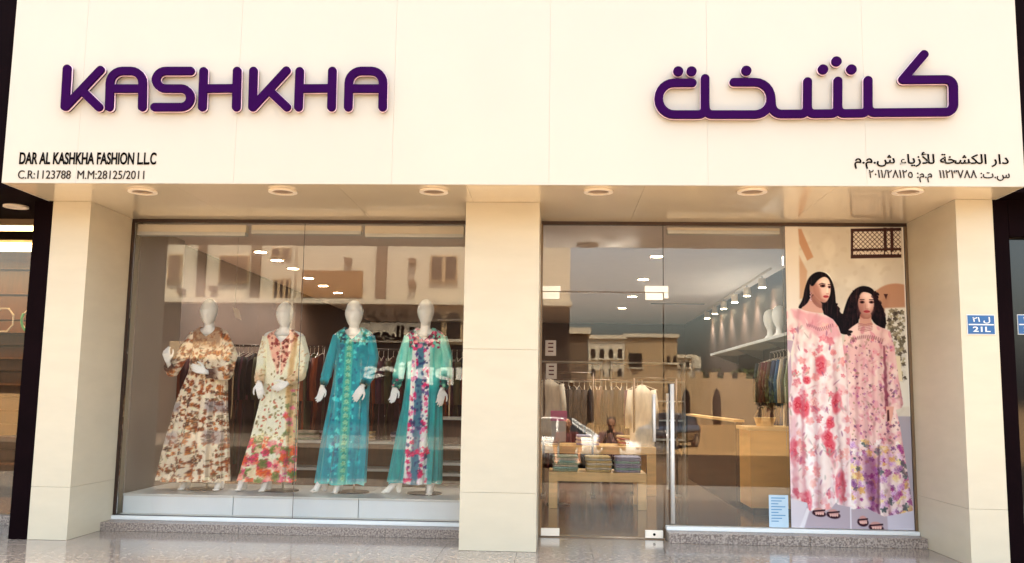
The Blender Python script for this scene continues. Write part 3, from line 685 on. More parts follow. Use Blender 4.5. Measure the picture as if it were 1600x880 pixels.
for q in range(90):
    x, y = rng.uniform(1232, 1332), rng.uniform(510, 795); P.ell(x, y, rng.uniform(1, 2), rng.uniform(3, 6.5), [(168, 160, 140), (150, 92, 120), (184, 168, 150)][q % 3], 0.6, rng.uniform(-1, 1), 0.6)
P.poly([(1252, 610), (1256, 610), (1262, 800), (1258, 800)], (190, 110, 120), 0.4, 4); P.poly([(1236, 660), (1245, 655), (1250, 785), (1238, 785)], (206, 96, 110), 0.35, 6)
for q in range(200):
    x, y = rng.uniform(1230, 1333), rng.uniform(505, 800); P.ell(x, y, rng.uniform(1, 4), rng.uniform(2, 8), [(255, 246, 236), (240, 176, 166), (250, 216, 200), (206, 120, 130)][q % 4], 0.35, rng.uniform(-1.2, 1.2), 0.9)
for q in range(8):
    x = 1238+q*12+rng.uniform(-3, 3); P.poly([(x+4, 540), (x+7, 540), (x+5, 700), (x+6, 800), (x, 800), (x+1, 700)], (196, 110, 116) if q % 2 else (255, 250, 242), 0.28, 5)
P.poly([(1300, 740), (1304, 740), (1306, 796), (1300, 798)], (255, 250, 240), 0.6, 4)
for q in range(14): P.ell(1262+q*3.2, 512+6*math.sin(q/13*3.14), 1.0, 3.6, (176, 112, 120), 0.7, -0.4)
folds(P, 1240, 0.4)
P.m[:] = 1; P.X, P.Y = px, py
P.poly([(1240, 538), (1226, 536), (1227, 545), (1236, 560), (1238, 600), (1232, 640), (1236, 690), (1230, 700), (1226, 600)], (196, 168, 170), 1, 1)
P.poly(cp([(280, 330), (390, 380), (385, 440), (410, 490), (300, 480), (170, 452), (250, 400)]), (222, 170, 148), 1, 1); P.poly(cp([(300, 350), (392, 382), (388, 440), (340, 420)]), (186, 130, 112), 0.5, 8)
P.ell(1277, 470, 8.5, 8.5, (204, 150, 128), 1, 0, 0.4)
P.poly(cp([(285, 200), (330, 170), (400, 136), (448, 155), (470, 215), (470, 290), (455, 340), (430, 382), (395, 388), (340, 350), (300, 300), (290, 330), (268, 270), (272, 210)]), (232, 186, 162), 1, 1)
P.poly(cp([(290, 200), (330, 190), (370, 250), (380, 330), (400, 385), (340, 352), (300, 300)]), (182, 120, 100), 0.65, 5); P.ell(1291, 443, 6, 5, (246, 212, 190), 0.7, 0, 1.4); P.ell(1290, 458, 4.5, 5, (244, 204, 182), 0.6, 0, 1.4); P.ell(1289, 473, 5, 2.5, (190, 130, 110), 0.5, 0.3, 1.2)
P.poly(cp([(270, 215), (300, 240), (345, 175), (400, 140), (440, 140), (400, 110), (330, 120), (280, 170)]), hair, 1, 1)
P.ell(1287.3, 448.8, 4.6, 2.6, (96, 46, 40), 0.9); P.ell(1287.6, 449.2, 2.2, 1.7, (22, 10, 12)); P.poly([(1281, 446), (1286, 443.8), (1292, 445.6), (1292, 446.6), (1286, 445.4), (1281, 447.4)], (56, 28, 28), 0.9, 0.8)
P.ell(1298.0, 450.6, 2.8, 2.2, (96, 46, 40), 0.9); P.ell(1298, 450.8, 1.0, 1.1, (22, 10, 12)); P.ell(1297.8, 446.6, 2.6, 0.8, (56, 28, 28), 0.8)
P.ell(1295, 456, 1.6, 5.5, (250, 216, 192), 0.7, 0.1, 0.8); P.ell(1295, 461.6, 2.4, 1.0, (180, 112, 96), 0.7)
P.ell(1292.6, 466.2, 4.6, 2.3, (196, 78, 78)); P.ell(1292.6, 466, 3.8, 0.5, (130, 50, 52), 0.8)
for q in range(3): P.ell(1268.2, 461+q*5, 1.6, 2.2, (236, 200, 200)); P.ell(1268.6, 461+q*5, 0.8, 1, (150, 90, 90))
for q in range(26): P.flower(1308+q*0.9+rng.normal(0, 1), 478+q*1.9+rng.normal(0, 2), 3.4, hair, (58, 32, 30), 3, 1, q)
for q in range(34):
    a = q/33*3.1; P.ell(1357-30*math.cos(a)*(0.62+0.2*(q % 3)), 500-(52 if 0.6 < a < 2.5 else 30)*math.sin(a)*0.8+rng.normal(0, 2), 2.2, 3.6, (54, 28, 28), 0.55, a) if abs(-30*math.cos(a)) > 15 else None
# sandalled feet, hair strands, modelling of the faces
dk_ = (P.C.sum(1) < 110) & (py > 424) & (py < 535) & (px > 1240)
strands(P, dk_.astype(float), 61)
for fx, fy, rx, ry, ph in ((1286, 455, 16, 24, 0.5), (1357.6, 477, 13, 20, 0.3)):
    u_, v_ = (px-fx)/rx, (py-fy)/ry; d_ = np.hypot(u_, v_); skin_ = (P.C[:, 0] > 120)*(d_ < 1.25)
    lam = np.clip(0.88+0.30*(u_*ph-v_*0.45)+0.18*np.sqrt(np.clip(1-d_**2*0.8, 0, 1)) , 0.74, 1.12); P.C = np.where(skin_[:, None] > 0, P.C*lam[:, None]**np.array((0.7, 1.0, 1.1)), P.C)
for cx, cy, rx, ry in ((1282, 806, 10, 5), (1305, 808, 10, 5.5), (1352, 818, 8, 6.5), (1373, 826, 11, 5.5)):
    P.ell(cx, cy+1.5, rx+1, ry, (60, 26, 32), 1, 0.15); P.ell(cx, cy-2, rx-1.5, ry, (206, 150, 136), 1, 0.15)
    for q in range(4): P.ell(cx-rx*0.45+q*rx*0.36, cy+1.6, 1.5, 2.2, (226, 178, 160))
    P.poly([(cx-rx, cy-3), (cx+rx, cy-5), (cx+rx, cy-2.5), (cx-rx, cy-0.5)], (52, 20, 28), 1, 1)
P.poly([(1331.6, 796), (1333.2, 796), (1334, 832), (1332, 832)], (248, 240, 236), 0.8, 1)
gx = X0+U*(X1-X0); gz = Z1+V*(Z0-Z1)
g = G(); g.v = [(a, yP, b) for a, b in zip(gx, gz)]
g.f = [(j*nu+i, j*nu+i+1, (j+1)*nu+i+1, (j+1)*nu+i) for j in range(nv-1) for i in range(nu-1)]
ps = thing('fashion_poster', 'tall window poster of two dark haired women in pink floral gowns', 'poster', ((X0+X1)/2, GL, Z0))
part('printed_sheet', g, 'print', ps, cols=lin(np.clip((P.C-128)*1.06+128-4+np.array((-4, 0, 6)), 0, 255))*0.80)
g = G(); g.box(X0-0.004, X0, yP, GL-0.0052, Z0, Z1); g.box(X1, X1+0.003, yP, GL-0.0052, Z0, Z1); part('sheet_edge', g, 'dark_frame', ps)

# notice at the foot of the pane
a, b = at(1202, 824, GL-0.008), at(1232, 774, GL-0.008)
t = thing('window_notice', 'small pale blue printed notice low on the glass beside the poster', 'notice', (a[0], GL, a[2]))
g = G(); g.box(a[0], b[0]-0.004, GL-0.0085, GL-0.0055, a[2], b[2]); part('sheet', g, 'notice_blue', t)
g = G()
for k in range(9): g.box(a[0]+0.02, b[0]-0.03-0.03*((k*7) % 3), GL-0.0095, GL-0.0088, b[2]-0.03-k*0.025, b[2]-0.022-k*0.025)
o = part('printed_lines', g, 'ink_blue', t)

# ------------------------------------------------------------------ mannequins
zp = at(450, 776, 0.93)[2]
g = None
pxs = [-3.56, at(364, 790, 0.93)[0], at(560, 790, 0.93)[0], -0.345]
for k, (a, b) in enumerate(zip(pxs, pxs[1:])):
    t = thing('display_platform', ['white display platform box under the brown floral gown', 'white display platform box under the cream gown and the plain teal gown', 'white display platform box under the mint gown with magenta roses'][k], 'platform', ((a+b)/2, 1.4, 0.12), 'white platforms behind the window')
    g = G(); g.box(a+0.003, b-0.003, 0.93, 2.0, 0.06, zp-0.022); part('box', g, 'platform_white', t, bev=0.003)
    g = G(); g.box(a+0.0015, b-0.0015, 0.92, 2.01, zp-0.021, zp); part('top_board', g, 'white_laminate', t, bev=0.003)
g = G(); g.box(-3.57, -0.345, GL+0.062, 0.929, 0.0, 0.118); struct('window_ledge', g, 'white_laminate')

def hand_prims(g, w_, d, s_, curl=0.5, sc=1.0, thumb=1):
    """w_ wrist, d pointing direction, s_ across the palm towards the thumb, curl towards n"""
    d = Vector(d).normalized(); s_ = Vector(s_); s_ = (s_-d*s_.dot(d)).normalized()*thumb; n = d.cross(s_)*thumb
    w_ = Vector(w_)
    for k in range(4):
        o = (1.5-k)*0.0195*sc; base = w_+d*0.015*sc+s_*o*0.6; kn = w_+d*(0.088-0.004*abs(k-1))*sc+s_*o
        g.cap(base, 0.0125*sc, kn, 0.0115*sc, 8)
        L = [0.040, 0.045, 0.042, 0.034][k]*sc; p = kn; ang = curl*(0.5+0.15*k); dd = d
        for j, (ll, rr) in enumerate(((L, 0.0092), (L*0.62, 0.0084), (L*0.5, 0.0076))):
            dd = (d*math.cos(ang)+n*math.sin(ang)); q = p+dd*ll; g.cap(p, rr*sc, q, rr*0.93*sc, 8); p = q; ang += curl*0.75
    p = w_+d*0.025*sc+s_*0.022*sc
    for dd, ll, rr in (((d*0.75+s_*0.75), 0.045, 0.0125), ((d*0.95+s_*0.35+n*0.2), 0.034, 0.0098), ((d+n*0.3), 0.024, 0.0086)):
        q = p+dd.normalized()*ll*sc; g.cap(p, rr*sc, q, rr*0.93*sc, 8); p = q

KP = 162.0
def dye(C):
    m_ = C.mean(1, keepdims=True); return lin(np.clip((m_+(C-m_)*1.25-140)*1.28+140+np.array((-4, 2, 8)), 4, 250))
def mannequin(idx, cx, foot_y, head, ground, prof, sleeves, hands, feet, paint, pleat, label, glabel, vneck, sl_cols, Y=1.36, headyaw=0.0):
    wx = at(cx, foot_y, Y)[0]
    L = lambda x, y, dy=0.0: ((x-cx)/KP, dy, (foot_y-y)/KP)
    t = thing('mannequin', label, 'mannequin', (0, 0, 0), 'mannequins in the left window')
    g = G()
    hx, hy0, hy1, hw = head                                    # centre x, top y, chin y, half width
    hc = L(hx, (hy0+hy1)/2); hh = (hy1-hy0)/2/KP; hw = hw/KP
    def egg(k):
        a = math.pi*k/22; zz = -math.cos(a); rr = math.sin(a)**0.9
        wd = hw*rr*(1.0 if zz > 0.1 else 1-0.24*(0.1-zz)**1.1); dp = hw*1.22*rr*(1.0 if zz > 0 else 1-0.10*(-zz))
        return [(hc[0]+wd*math.cos(q), hc[1]-(0.012 if zz < 0.2 else 0.0)+dp*math.sin(q)-(0.010*max(0, 1-abs(zz+0.25)*2.6) if abs(math.cos(q)) < 0.25 and math.sin(q) < 0 else 0), hc[2]+zz*hh) for q in np.linspace(0, 2*math.pi, 28, endpoint=False)]
    g.loft([egg(k) for k in range(1, 22)])
    zs = (foot_y-524)/KP; nx = L((hx+cx)/2, 0)[0]
    g.tube([(hc[0], 0.012, hc[2]-hh*0.45), (nx, 0.015, zs+0.075), (nx, 0.012, zs+0.0), (nx, 0.01, zs-0.03)], [0.050, 0.047, 0.060, 0.10], 20)
    for s_ in (-1, 1): g.cap((nx, 0.012, zs+0.02), 0.045, (nx+s_*0.155, 0.012, zs-0.035), 0.046, 14)
    g.ball((nx, 0.015, zs-0.16), (0.165, 0.094, 0.19), 20, 14); g.cap((nx, 0.02, zs-0.3), 0.10, (nx, 0.02, 0.55), 0.07, 14)
    for (path, rad), (wr, d, s_, curl, th) in zip(sleeves, hands):
        pp = [L(*p) for p in path]; g.tube(pp[:-1]+[L(*wr)], [0.038]*(len(pp)-1)+[0.022], 12); g.ball(L(*wr), 0.022)
        g.cap(pp[-2], 0.035, L(*wr), 0.022); hand_prims(g, L(*wr), d, s_, curl, 0.98, th)
    for (ax, ay, tx, ty, dy) in feet:
        A_ = L(ax, ay, 0.02); T_ = L(tx, ty, dy)
        g.cap((A_[0]*0.6, 0.02, 0.62), 0.055, A_, 0.034); g.cap(A_, 0.034, (A_[0], 0.05, 0.035), 0.03)
        g.cap(A_, 0.033, (T_[0]*0.7+A_[0]*0.3, T_[1]*0.7, 0.036), 0.030); g.cap((A_[0]*0.3+T_[0]*0.7, T_[1]*0.7, 0.034), 0.030, (T_[0], T_[1], 0.020), 0.019)
        for q in range(5):
            u_ = Vector((T_[0]-A_[0], T_[1]-0.02, 0)).normalized(); r_ = Vector((-u_.y, u_.x, 0)); b_ = Vector((T_[0], T_[1], 0.016))+r_*(q-2)*0.012
            g.cap(b_, 0.0085, b_+u_*(0.022-0.003*abs(q-1)), 0.0072, 8)
    remeshed('body', g, 'mannequin_white', 0.0052, t, 2)
    # gown
    pr_ = np.array([[(foot_y-y)/KP, (l+r)/2-cx, (r-l)/2, dr_] for y, l, r, dr_ in prof]); pr_[:, 1:3] /= KP; pr_ = pr_[::-1]
    sm = lambda z, k: np.interp(z, pr_[:, 0], pr_[:, k])
    ztop, zh = pr_[-1, 0], pr_[0, 0]; nu, nz = 176, 190
    th = np.linspace(0, 2*math.pi, nu, endpoint=False)
    zr = zh+(ztop-zh)*np.linspace(1, 0, nz); TH, ZR = np.meshgrid(th, zr)
    front = np.clip(np.sin(TH), 0, 1); vz = ztop-vneck*np.clip(1-np.abs(np.cos(TH))/0.62, 0, 1)*(np.sin(TH) > 0)
    ZZ = np.minimum(ZR, vz)
    hem = 0.006*np.sin(5*TH+idx)+0.004*np.sin(11*TH); ZZ = ZZ+hem*np.clip(1-(ZZ-zh)/0.15, 0, 1)
    k = 0 if True else 1
    def smooth(z, c):
        return sum(sm(z+d_, c) for d_ in (-0.02, -0.01, 0, 0.01, 0.02))/5
    hwid, dep, cxx = smooth(ZZ, 2), smooth(ZZ, 3), smooth(ZZ, 1)
    f = np.clip((pleat[1]-ZZ)/(pleat[1]-zh), 0, 1)
    cusp = 1-2*np.abs(np.sin(0.5*(pleat[0]*TH+1.3*np.sin(2*TH+idx)+0.8*ZZ)))
    wave = pleat[2]*f**0.6*(-0.8*cusp+0.30*np.sin(pleat[0]*1.7*TH+2.0*np.cos(TH)+idx*2)+0.15*np.sin(pleat[0]*3.1*TH+idx))
    wave += 0.004*np.sin(7*TH+9*ZZ)*(1-f)*np.clip((ztop-0.15-ZZ)/0.1, 0, 1)
    ce, se = np.cos(TH), np.sin(TH); ex = 0.86
    X = cxx+(hwid+wave)*np.sign(ce)*np.abs(ce)**ex; Yy = 0.012-(hwid*dep+wave*1.3)*np.sign(se)*np.abs(se)**ex
    bust = 0.022*np.exp(-((np.abs(X-cxx)-0.075)/0.05)**2-((ZZ-(ztop-0.27))/0.07)**2)*(se > 0); Yy -= bust
    g = G(); g.v = list(zip(X.ravel(), Yy.ravel(), ZZ.ravel()))
    g.f = [(j*nu+i, j*nu+(i+1) % nu, (j+1)*nu+(i+1) % nu, (j+1)*nu+i) for j in range(nz-1) for i in range(nu)]
    arc = (cxx+hwid*1.0*(1-2*np.abs(((TH/math.pi+0.0) % 2)/1.0-0)/1.0)*0)          # planar front coordinates
    C = paint(X.ravel()*KP+cx, foot_y-ZZ.ravel()*KP, (se.ravel() > -0.2), 'gown')
    gw = thing('gown', glabel, 'gown', (0, 0, 0))
    part('skirt_and_bodice', g, 'fabric', gw, smooth=True, cols=dye(C))
    for path, rad in sleeves:
        pp = [Vector(L(*p)) for p in path]; n = 46; m_ = 26; P_ = []; Rr = []
        tt = np.linspace(0, len(pp)-1, n)
        for q in tt:
            i = min(int(q), len(pp)-2); u_ = q-i; P_.append(pp[i].lerp(pp[i+1], u_)); Rr.append((rad[i]*(1-u_)+rad[i+1]*u_)/KP)
        P2 = [P_[0]]+[(P_[i-1]+P_[i]*2+P_[i+1])/4 for i in range(1, n-1)]+[P_[-1]]
        g = G(); g.tube(P2, Rr, m_, cap=False, flat=0.9); vv = np.array([tuple(v) for v in g.v]); ce_ = np.repeat(np.array([tuple(p) for p in P2]), m_, 0)
        a_ = np.tile(np.arange(m_), n)/m_*2*math.pi; li = np.repeat(np.arange(n), m_)/n
        vv = ce_+(vv-ce_)*(1+0.09*np.sin(5*a_+6*li+idx)+0.07*np.sin(li*38+2*np.sin(a_*2))*np.clip(li*1.4-0.3, 0, 1))[:, None]
        C = paint(vv[:, 0]*KP+cx, foot_y-vv[:, 2]*KP, np.ones(len(vv), bool), 'sleeve', li)
        g.v = [tuple(v) for v in vv]; o = part('sleeve', g, 'fabric', gw, smooth=True, cols=dye(C))
        s2 = o.modifiers.new('thickness', 'SOLIDIFY'); s2.thickness = 0.003
    base = thing('mannequin_stand', 'black round stand plate and rod under ' + ground, 'stand', (wx, Y, zp))
    g = G(); g.cyl((wx+0.03, Y+0.05, zp), 0.17, 0.012, 36, 0.165); part('plate', g, 'black_base', base, bev=0.002)
    g = G(); g.cyl((wx+0.05, Y+0.04, zp+0.012), 0.009, 0.35, 12); part('rod', g, 'metal', base, smooth=True)
    for o in (t, gw): o.location = (wx, Y, zp)
    return t

def rp(n, x0, x1, y0, y1, seed):
    g_ = np.random.default_rng(seed); return zip(range(n), g_.uniform(x0, x1, n), g_.uniform(y0, y1, n), g_.uniform(0, 1, n))
def paint1(x, y, fr, kind, li=None):
    p = Paint(x, y, (226, 212, 192)); p.X = x+0.4*p.noise(14, 14, 93); p.Y = y+0.4*p.noise(14, 14, 94)
    for q, a, b, r in rp(900, 236, 362, 515, 760, 5):
        p.flower(a, b, 1.8+r*3.4, [(146, 84, 44), (96, 52, 34), (190, 130, 80), (240, 228, 206), (160, 96, 54), (78, 52, 42)][q % 6], [(90, 40, 24), (236, 200, 160)][q % 2], 4, 0.85, q)
    for q, a, b, r in rp(160, 236, 362, 530, 760, 6): p.ell(a, b, 1.2, 4, (112, 96, 70), 0.6, r*3)
    if kind == 'gown':
        for yy, h in ((644, 7), (692, 9)): p.poly([(236, yy-h), (280, yy-h-2), (281, yy+h), (236, yy+h)], (120, 112, 122), 0.45, 5); p.poly([(322, yy-h-6), (345, yy-h-4), (352, yy+h-2), (322, yy+h-2)], (112, 100, 110), 0.45, 5)
        m = np.clip((552-y)/10, 0, 1)*np.clip((30-np.abs(x-311))/8, 0, 1); p.C += (m*0.75)[:, None]*(np.array((150, 122, 100))-p.C)
        for q, a, b, r in rp(150, 282, 340, 522, 600, 9): p.ell(a, b, 1.1, 1.1, (196, 172, 140), 0.6)
        p.C += (np.clip(1-np.abs(y-588)/5, 0, 1)*0.6)[:, None]*(np.array((110, 84, 66))-p.C)
    else: p.C += (np.clip((li-0.80)*9, 0, 1)*0.75)[:, None]*(np.array((70, 44, 34))-p.C)
    return p.C
def paint2(x, y, fr, kind, li=None):
    p = Paint(x, y, (240, 230, 206)); p.X = x+0.4*p.noise(14, 14, 93); p.Y = y+0.4*p.noise(14, 14, 94)
    for q, a, b, r in rp(210, 370, 480, 585, 700, 15): p.ell(a, b, 1.0+r, 2.2, [(128, 116, 84), (176, 106, 84), (150, 140, 100)][q % 3], 0.8, r*6)
    for q, a, b, r in rp(240, 366, 480, 690, 762, 16):
        p.flower(a, b, 3+r*6.5, [(222, 110, 136), (240, 160, 150), (112, 128, 74), (206, 110, 60), (246, 226, 200), (196, 70, 110)][q % 6], [(180, 60, 90), (250, 200, 180), (80, 96, 50)][q % 3], 5, 0.85*min(1, (b-680)/25+0.3), q)
    if kind == 'gown':
        em = np.clip((27-(y-528)*0.36-np.abs(x-433))/3, 0, 1)*np.clip((592-y)/6, 0, 1)
        p.m = em; p.put(np.arange(len(x)), np.ones(len(x))*0.55, (206, 150, 134))
        for q, a, b, r in rp(230, 400, 466, 515, 595, 17): p.flower(a, b, 1.6+r*2.4, [(122, 50, 50), (226, 176, 160), (150, 80, 72), (110, 66, 54)][q % 4], None, 4, 0.9, q)
        p.m[:] = 1; p.poly([(432, 530), (434, 530), (434, 590), (432, 590)], (244, 230, 210), 0.9, 1)
        p.poly([(452, 520), (457, 530), (452, 610), (458, 700), (450, 700), (444, 620), (448, 560)], (176, 140, 96), 0.6, 4)
        p.poly([(444, 600), (466, 600), (466, 700), (452, 700)], (190, 160, 120), 0.5, 6)
        for q, a, b, r in rp(60, 445, 470, 600, 760, 18): p.flower(a, b, 2+r*4, [(196, 96, 70), (110, 124, 84), (222, 120, 150)][q % 3], None, 5, 0.7, q)
        for q, a, b, r in rp(34, 384, 448, 682, 692, 19): p.flower(a, b, 2.5, (240, 224, 190), (96, 76, 50), 4, 0.9, q)
    else:
        p.C += (np.clip((li-0.45)*2, 0, 1)*0.55)[:, None]*(np.array((190, 150, 112))-p.C)
        for q, a, b, r in rp(200, 380, 485, 520, 612, 20): p.ell(a, b, 0.9, 2.4, (170, 140, 100), 0.6, r*6)
    return p.C
def paint3(x, y, fr, kind, li=None):
    p = Paint(x, y, (20, 140, 146)); p.blotch(18, 60, 41, (44, 170, 172), 0.2, 0.5, 1)
    if kind == 'gown':
        c = 541-(y-520)*0.012; s_ = np.clip((6.5+(y-520)*0.008-np.abs(x-c)), 0, 1)
        p.m = s_; p.put(np.arange(len(x)), np.ones(len(x))*0.85, (96, 172, 158)); 
        for q in range(64):
            yy = 530+q*3.5; p.flower(541-(yy-520)*0.012, yy, 5.0, [(150, 196, 166), (60, 150, 146), (186, 214, 184)][q % 3], (90, 120, 90), 6, 0.7, q)
        p.m = np.clip((25-np.abs(x-c)), 0, 1)*np.clip((np.abs(x-c)-6)/2, 0, 1)*(0.25+0.75*((y > 620) | (np.abs(x-c) < 16)))*np.where((x > c+12) & (y > 600), 0.25, 1)
        for q, a, b, r in rp(340, 492, 574, 530, 760, 43):
            p.flower(a, b, 2+r*3.5, [(96, 206, 206), (14, 96, 116), (140, 222, 214), (10, 110, 130)][q % 4], None, 3, 0.7, q)
        p.m[:] = 1
        for q, a, b, r in rp(130, 514, 572, 514, 542, 44): p.flower(a, b, 1.6+r*2, [(150, 214, 206), (24, 70, 84), (90, 130, 110)][q % 3], None, 4, 0.85, q)
        p.C += (np.clip((y-752)/5, 0, 1)*0.5)[:, None]*(np.array((150, 206, 190))-p.C)
    else:
        cf = np.clip((li-0.82)*9, 0, 1); p.C += (cf*0.8)[:, None]*(np.array((30, 66, 60))-p.C); p.m = cf
        for q, a, b, r in rp(120, 492, 584, 575, 612, 45): p.ell(a, b, 1.2, 1.6, (120, 110, 80), 0.8)
    return p.C
def paint4(x, y, fr, kind, li=None):
    p = Paint(x, y, (158, 208, 192)); p.C += (np.clip((y-585)/30, 0, 1))[:, None]*(np.array((28, 142, 140))-p.C)
    p.blotch(10, 70, 51, (70, 180, 170), 0.3, 0.4, 1)
    if kind == 'gown':
        c = 655-(y-520)*0.02; cen = np.clip((14+(y-520)*0.018-np.abs(x-c))/1.5, 0, 1)
        p.m = cen; p.put(np.arange(len(x)), np.ones(len(x)), (226, 228, 218))
        p.m = np.clip((6.5-np.abs(x-c+1))/1.2, 0, 1); p.put(np.arange(len(x)), np.ones(len(x)), (92, 130, 142))
        p.m = cen*np.clip((np.abs(x-c)-3)/2, 0, 1)
        for q, a, b, r in rp(300, 634, 680, 530, 756, 53):
            p.flower(a, b, 1.8+r*3.8, [(196, 34, 96), (110, 84, 130), (230, 110, 150), (60, 84, 110), (206, 60, 110), (236, 226, 226)][q % 6], [(120, 20, 70), None, (250, 200, 214)][q % 3], 5, 0.85, q)
        p.m[:] = 1
        for q, a, b, r in rp(60, 646, 660, 530, 740, 56): p.ell(a, b, 1.6, 2.2, (60, 76, 110), 0.7)
        for q, a, b, r in rp(110, 628, 686, 514, 545, 54): p.flower(a, b, 2+r*2.4, [(176, 60, 96), (96, 40, 60), (60, 104, 96), (226, 140, 160)][q % 4], None, 5, 0.9*(1 if abs(a-657)-6 > (b-514)*-0.2 else 0.5), q)
        for q in range(5): p.flower(638+q*7.5, 706+q % 2*4, 5.5, (214, 50, 96), (250, 150, 170), 5, 0.85, q)
    else:
        cf = np.clip((li-0.70)*9, 0, 1); p.C += (np.clip((li-0.66)*9, 0, 1)*0.85)[:, None]*(np.array((28, 92, 84))-p.C); p.m = cf
        for q, a, b, r in rp(120, 600, 704, 560, 616, 55): p.flower(a, b, 2+r*2, [(206, 60, 100), (100, 30, 60), (150, 190, 160)][q % 3], None, 5, 0.9, q)
    return p.C
D = -0.05
mannequin(1, 312, 771, (311, 470, 513, 13.5), 'the brown floral gown',
          [(515, 300, 327, .8), (519, 291, 337, .62), (524, 285, 343, .56), (545, 286, 340, .62), (575, 284, 342, .66), (590, 283, 343, .66), (640, 268, 345, .62), (700, 256, 349, .58), (757, 247, 353, .55)],
          [([(289, 527, 0), (276, 560, -.05), (268, 588, -.16), (266, 578, -.26)], [8, 10, 9, 6.5]), ([(336, 527, 0), (350, 560, -.03), (349, 590, -.12), (328, 590, -.24)], [9, 13, 12, 7])],
          [((267, 573, -.27), (-.1, -.3, .9), (1, 0, .3), 0.9, 1), ((326, 588, -.24), (-1, -.25, .35), (0, 0, 1), 0.5, 1)],
          [(289, 745, 290, 770, -.12), (343, 742, 345, 769, -.12)], paint1, (13, 1.16, 0.036),
          'white faceless mannequin wearing the brown and cream floral gown, leftmost of four', 'loose cream gown with brown floral print and dark streaked pleats', 0.10, None)
mannequin(2, 432, 771, (432.5, 474, 515, 13.5), 'the cream gown',
          [(518, 420, 445, .8), (522, 411, 454, .62), (528, 403, 462, .56), (550, 405, 460, .62), (590, 403, 459, .66), (620, 402, 459, .64), (690, 388, 459, .6), (755, 371, 459, .55)],
          [([(406, 530, 0), (400, 565, -.02), (402, 592, -.10), (406, 604, -.18)], [8, 9, 9, 7]), ([(459, 530, 0), (467, 560, -.02), (466, 590, -.10), (450, 603, -.2)], [8, 9.5, 9, 7])],
          [((405, 602, -.18), (.25, -.25, -1), (-1, 0, 0), 0.5, 1), ((451, 603, -.2), (-.9, -.2, -.45), (0, 0, 1), 0.5, 1)],
          [(378, 745, 377, 770, -.10), (417, 742, 415, 771, -.13)], paint2, (10, 1.02, 0.027),
          'white faceless mannequin wearing the cream gown with V shaped embroidery', 'cream gown with mauve V shaped embroidery and roses at the hem', 0.13, None)
mannequin(3, 543, 772, (543.5, 471, 516, 14.5), 'the plain teal gown',
          [(514, 530, 557, .8), (518, 521, 568, .62), (524, 514, 574, .56), (545, 517, 571, .62), (590, 514, 571, .66), (640, 508, 571, .64), (700, 500, 571, .6), (758, 494, 569, .55)],
          [([(518, 528, 0), (510, 560, -.02), (505, 590, -.06), (501, 607, -.08)], [8, 9, 8.5, 6]), ([(570, 528, 0), (576, 560, 0), (574, 590, -.08), (567, 607, -.15)], [8, 9, 9, 7])],
          [((500, 607, -.08), (-.10, -.15, -1), (1, -.5, 0), 0.4, 1), ((566, 607, -.15), (-.45, -.35, -.9), (-1, -.3, .5), 0.5, -1)],
          [(505, 745, 491, 769, -.06), (529, 745, 528, 771, -.13)], paint3, (9, 0.95, 0.022),
          'white faceless mannequin wearing the teal gown with a pale centre band', 'long teal gown with a pale green ornamental band down the front', 0.12, None)
mannequin(4, 657, 772, (658, 468, 511, 13.5), 'the mint gown with magenta roses',
          [(514, 645, 671, .8), (518, 635, 682, .62), (524, 628, 688, .56), (545, 631, 686, .62), (590, 629, 686, .66), (640, 625, 687, .64), (700, 616, 687, .6), (755, 607, 686, .55)],
          [([(631, 528, 0), (624, 560, -.02), (619, 590, -.06), (615, 609, -.08)], [8, 9.5, 9.5, 7]), ([(685, 528, 0), (693, 560, 0), (695, 588, -.06), (690, 609, -.1)], [8, 10, 10, 7])],
          [((614, 607, -.08), (-.05, -.15, -1), (1, -.5, 0), 0.4, 1), ((689, 609, -.1), (-.1, -.2, -1), (-1, -.5, 0), 0.4, -1)],
          [(622, 748, 601, 769, -.03), (672, 742, 673, 772, -.13)], paint4, (11, 1.0, 0.028),
          'white faceless mannequin wearing the mint gown with magenta roses, rightmost of four', 'mint and teal gown with a white front panel of magenta roses', 0.12, None)
# ------------------------------------------------------------------ inside the shop
ZC = 3.05; YB = 15.0; XW = 3.55
g = G(); g.box(-4.19, 4.5, GL+0.155, YB, -0.2, 0.0); struct('shop_floor', g, 'shop_floor')
g = G(); g.box(-4.265, 4.5, 1.005, YB, ZC, ZC+0.1); struct('shop_ceiling', g, 'shop_ceiling')
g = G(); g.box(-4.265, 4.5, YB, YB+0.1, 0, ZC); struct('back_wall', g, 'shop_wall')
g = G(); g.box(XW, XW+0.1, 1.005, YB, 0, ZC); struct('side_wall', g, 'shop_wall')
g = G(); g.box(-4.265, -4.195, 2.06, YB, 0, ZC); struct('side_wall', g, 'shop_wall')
g = G(); g.box(-4.19, 3.6, 1.003, 1.06, ZC-0.19, ZC-0.001); struct('header_wall', g, 'side_wall')
wp = at(262, 600, 1.95); wp = -3.58
g = G(); g.box(-3.64, -3.585, 1.003, 2.05, 0.0, ZC-0.2); t = part('display_side_panel', g, 'side_wall'); tag(t, 'plain grey beige side panel at the left end of the mannequin window', 'panel')
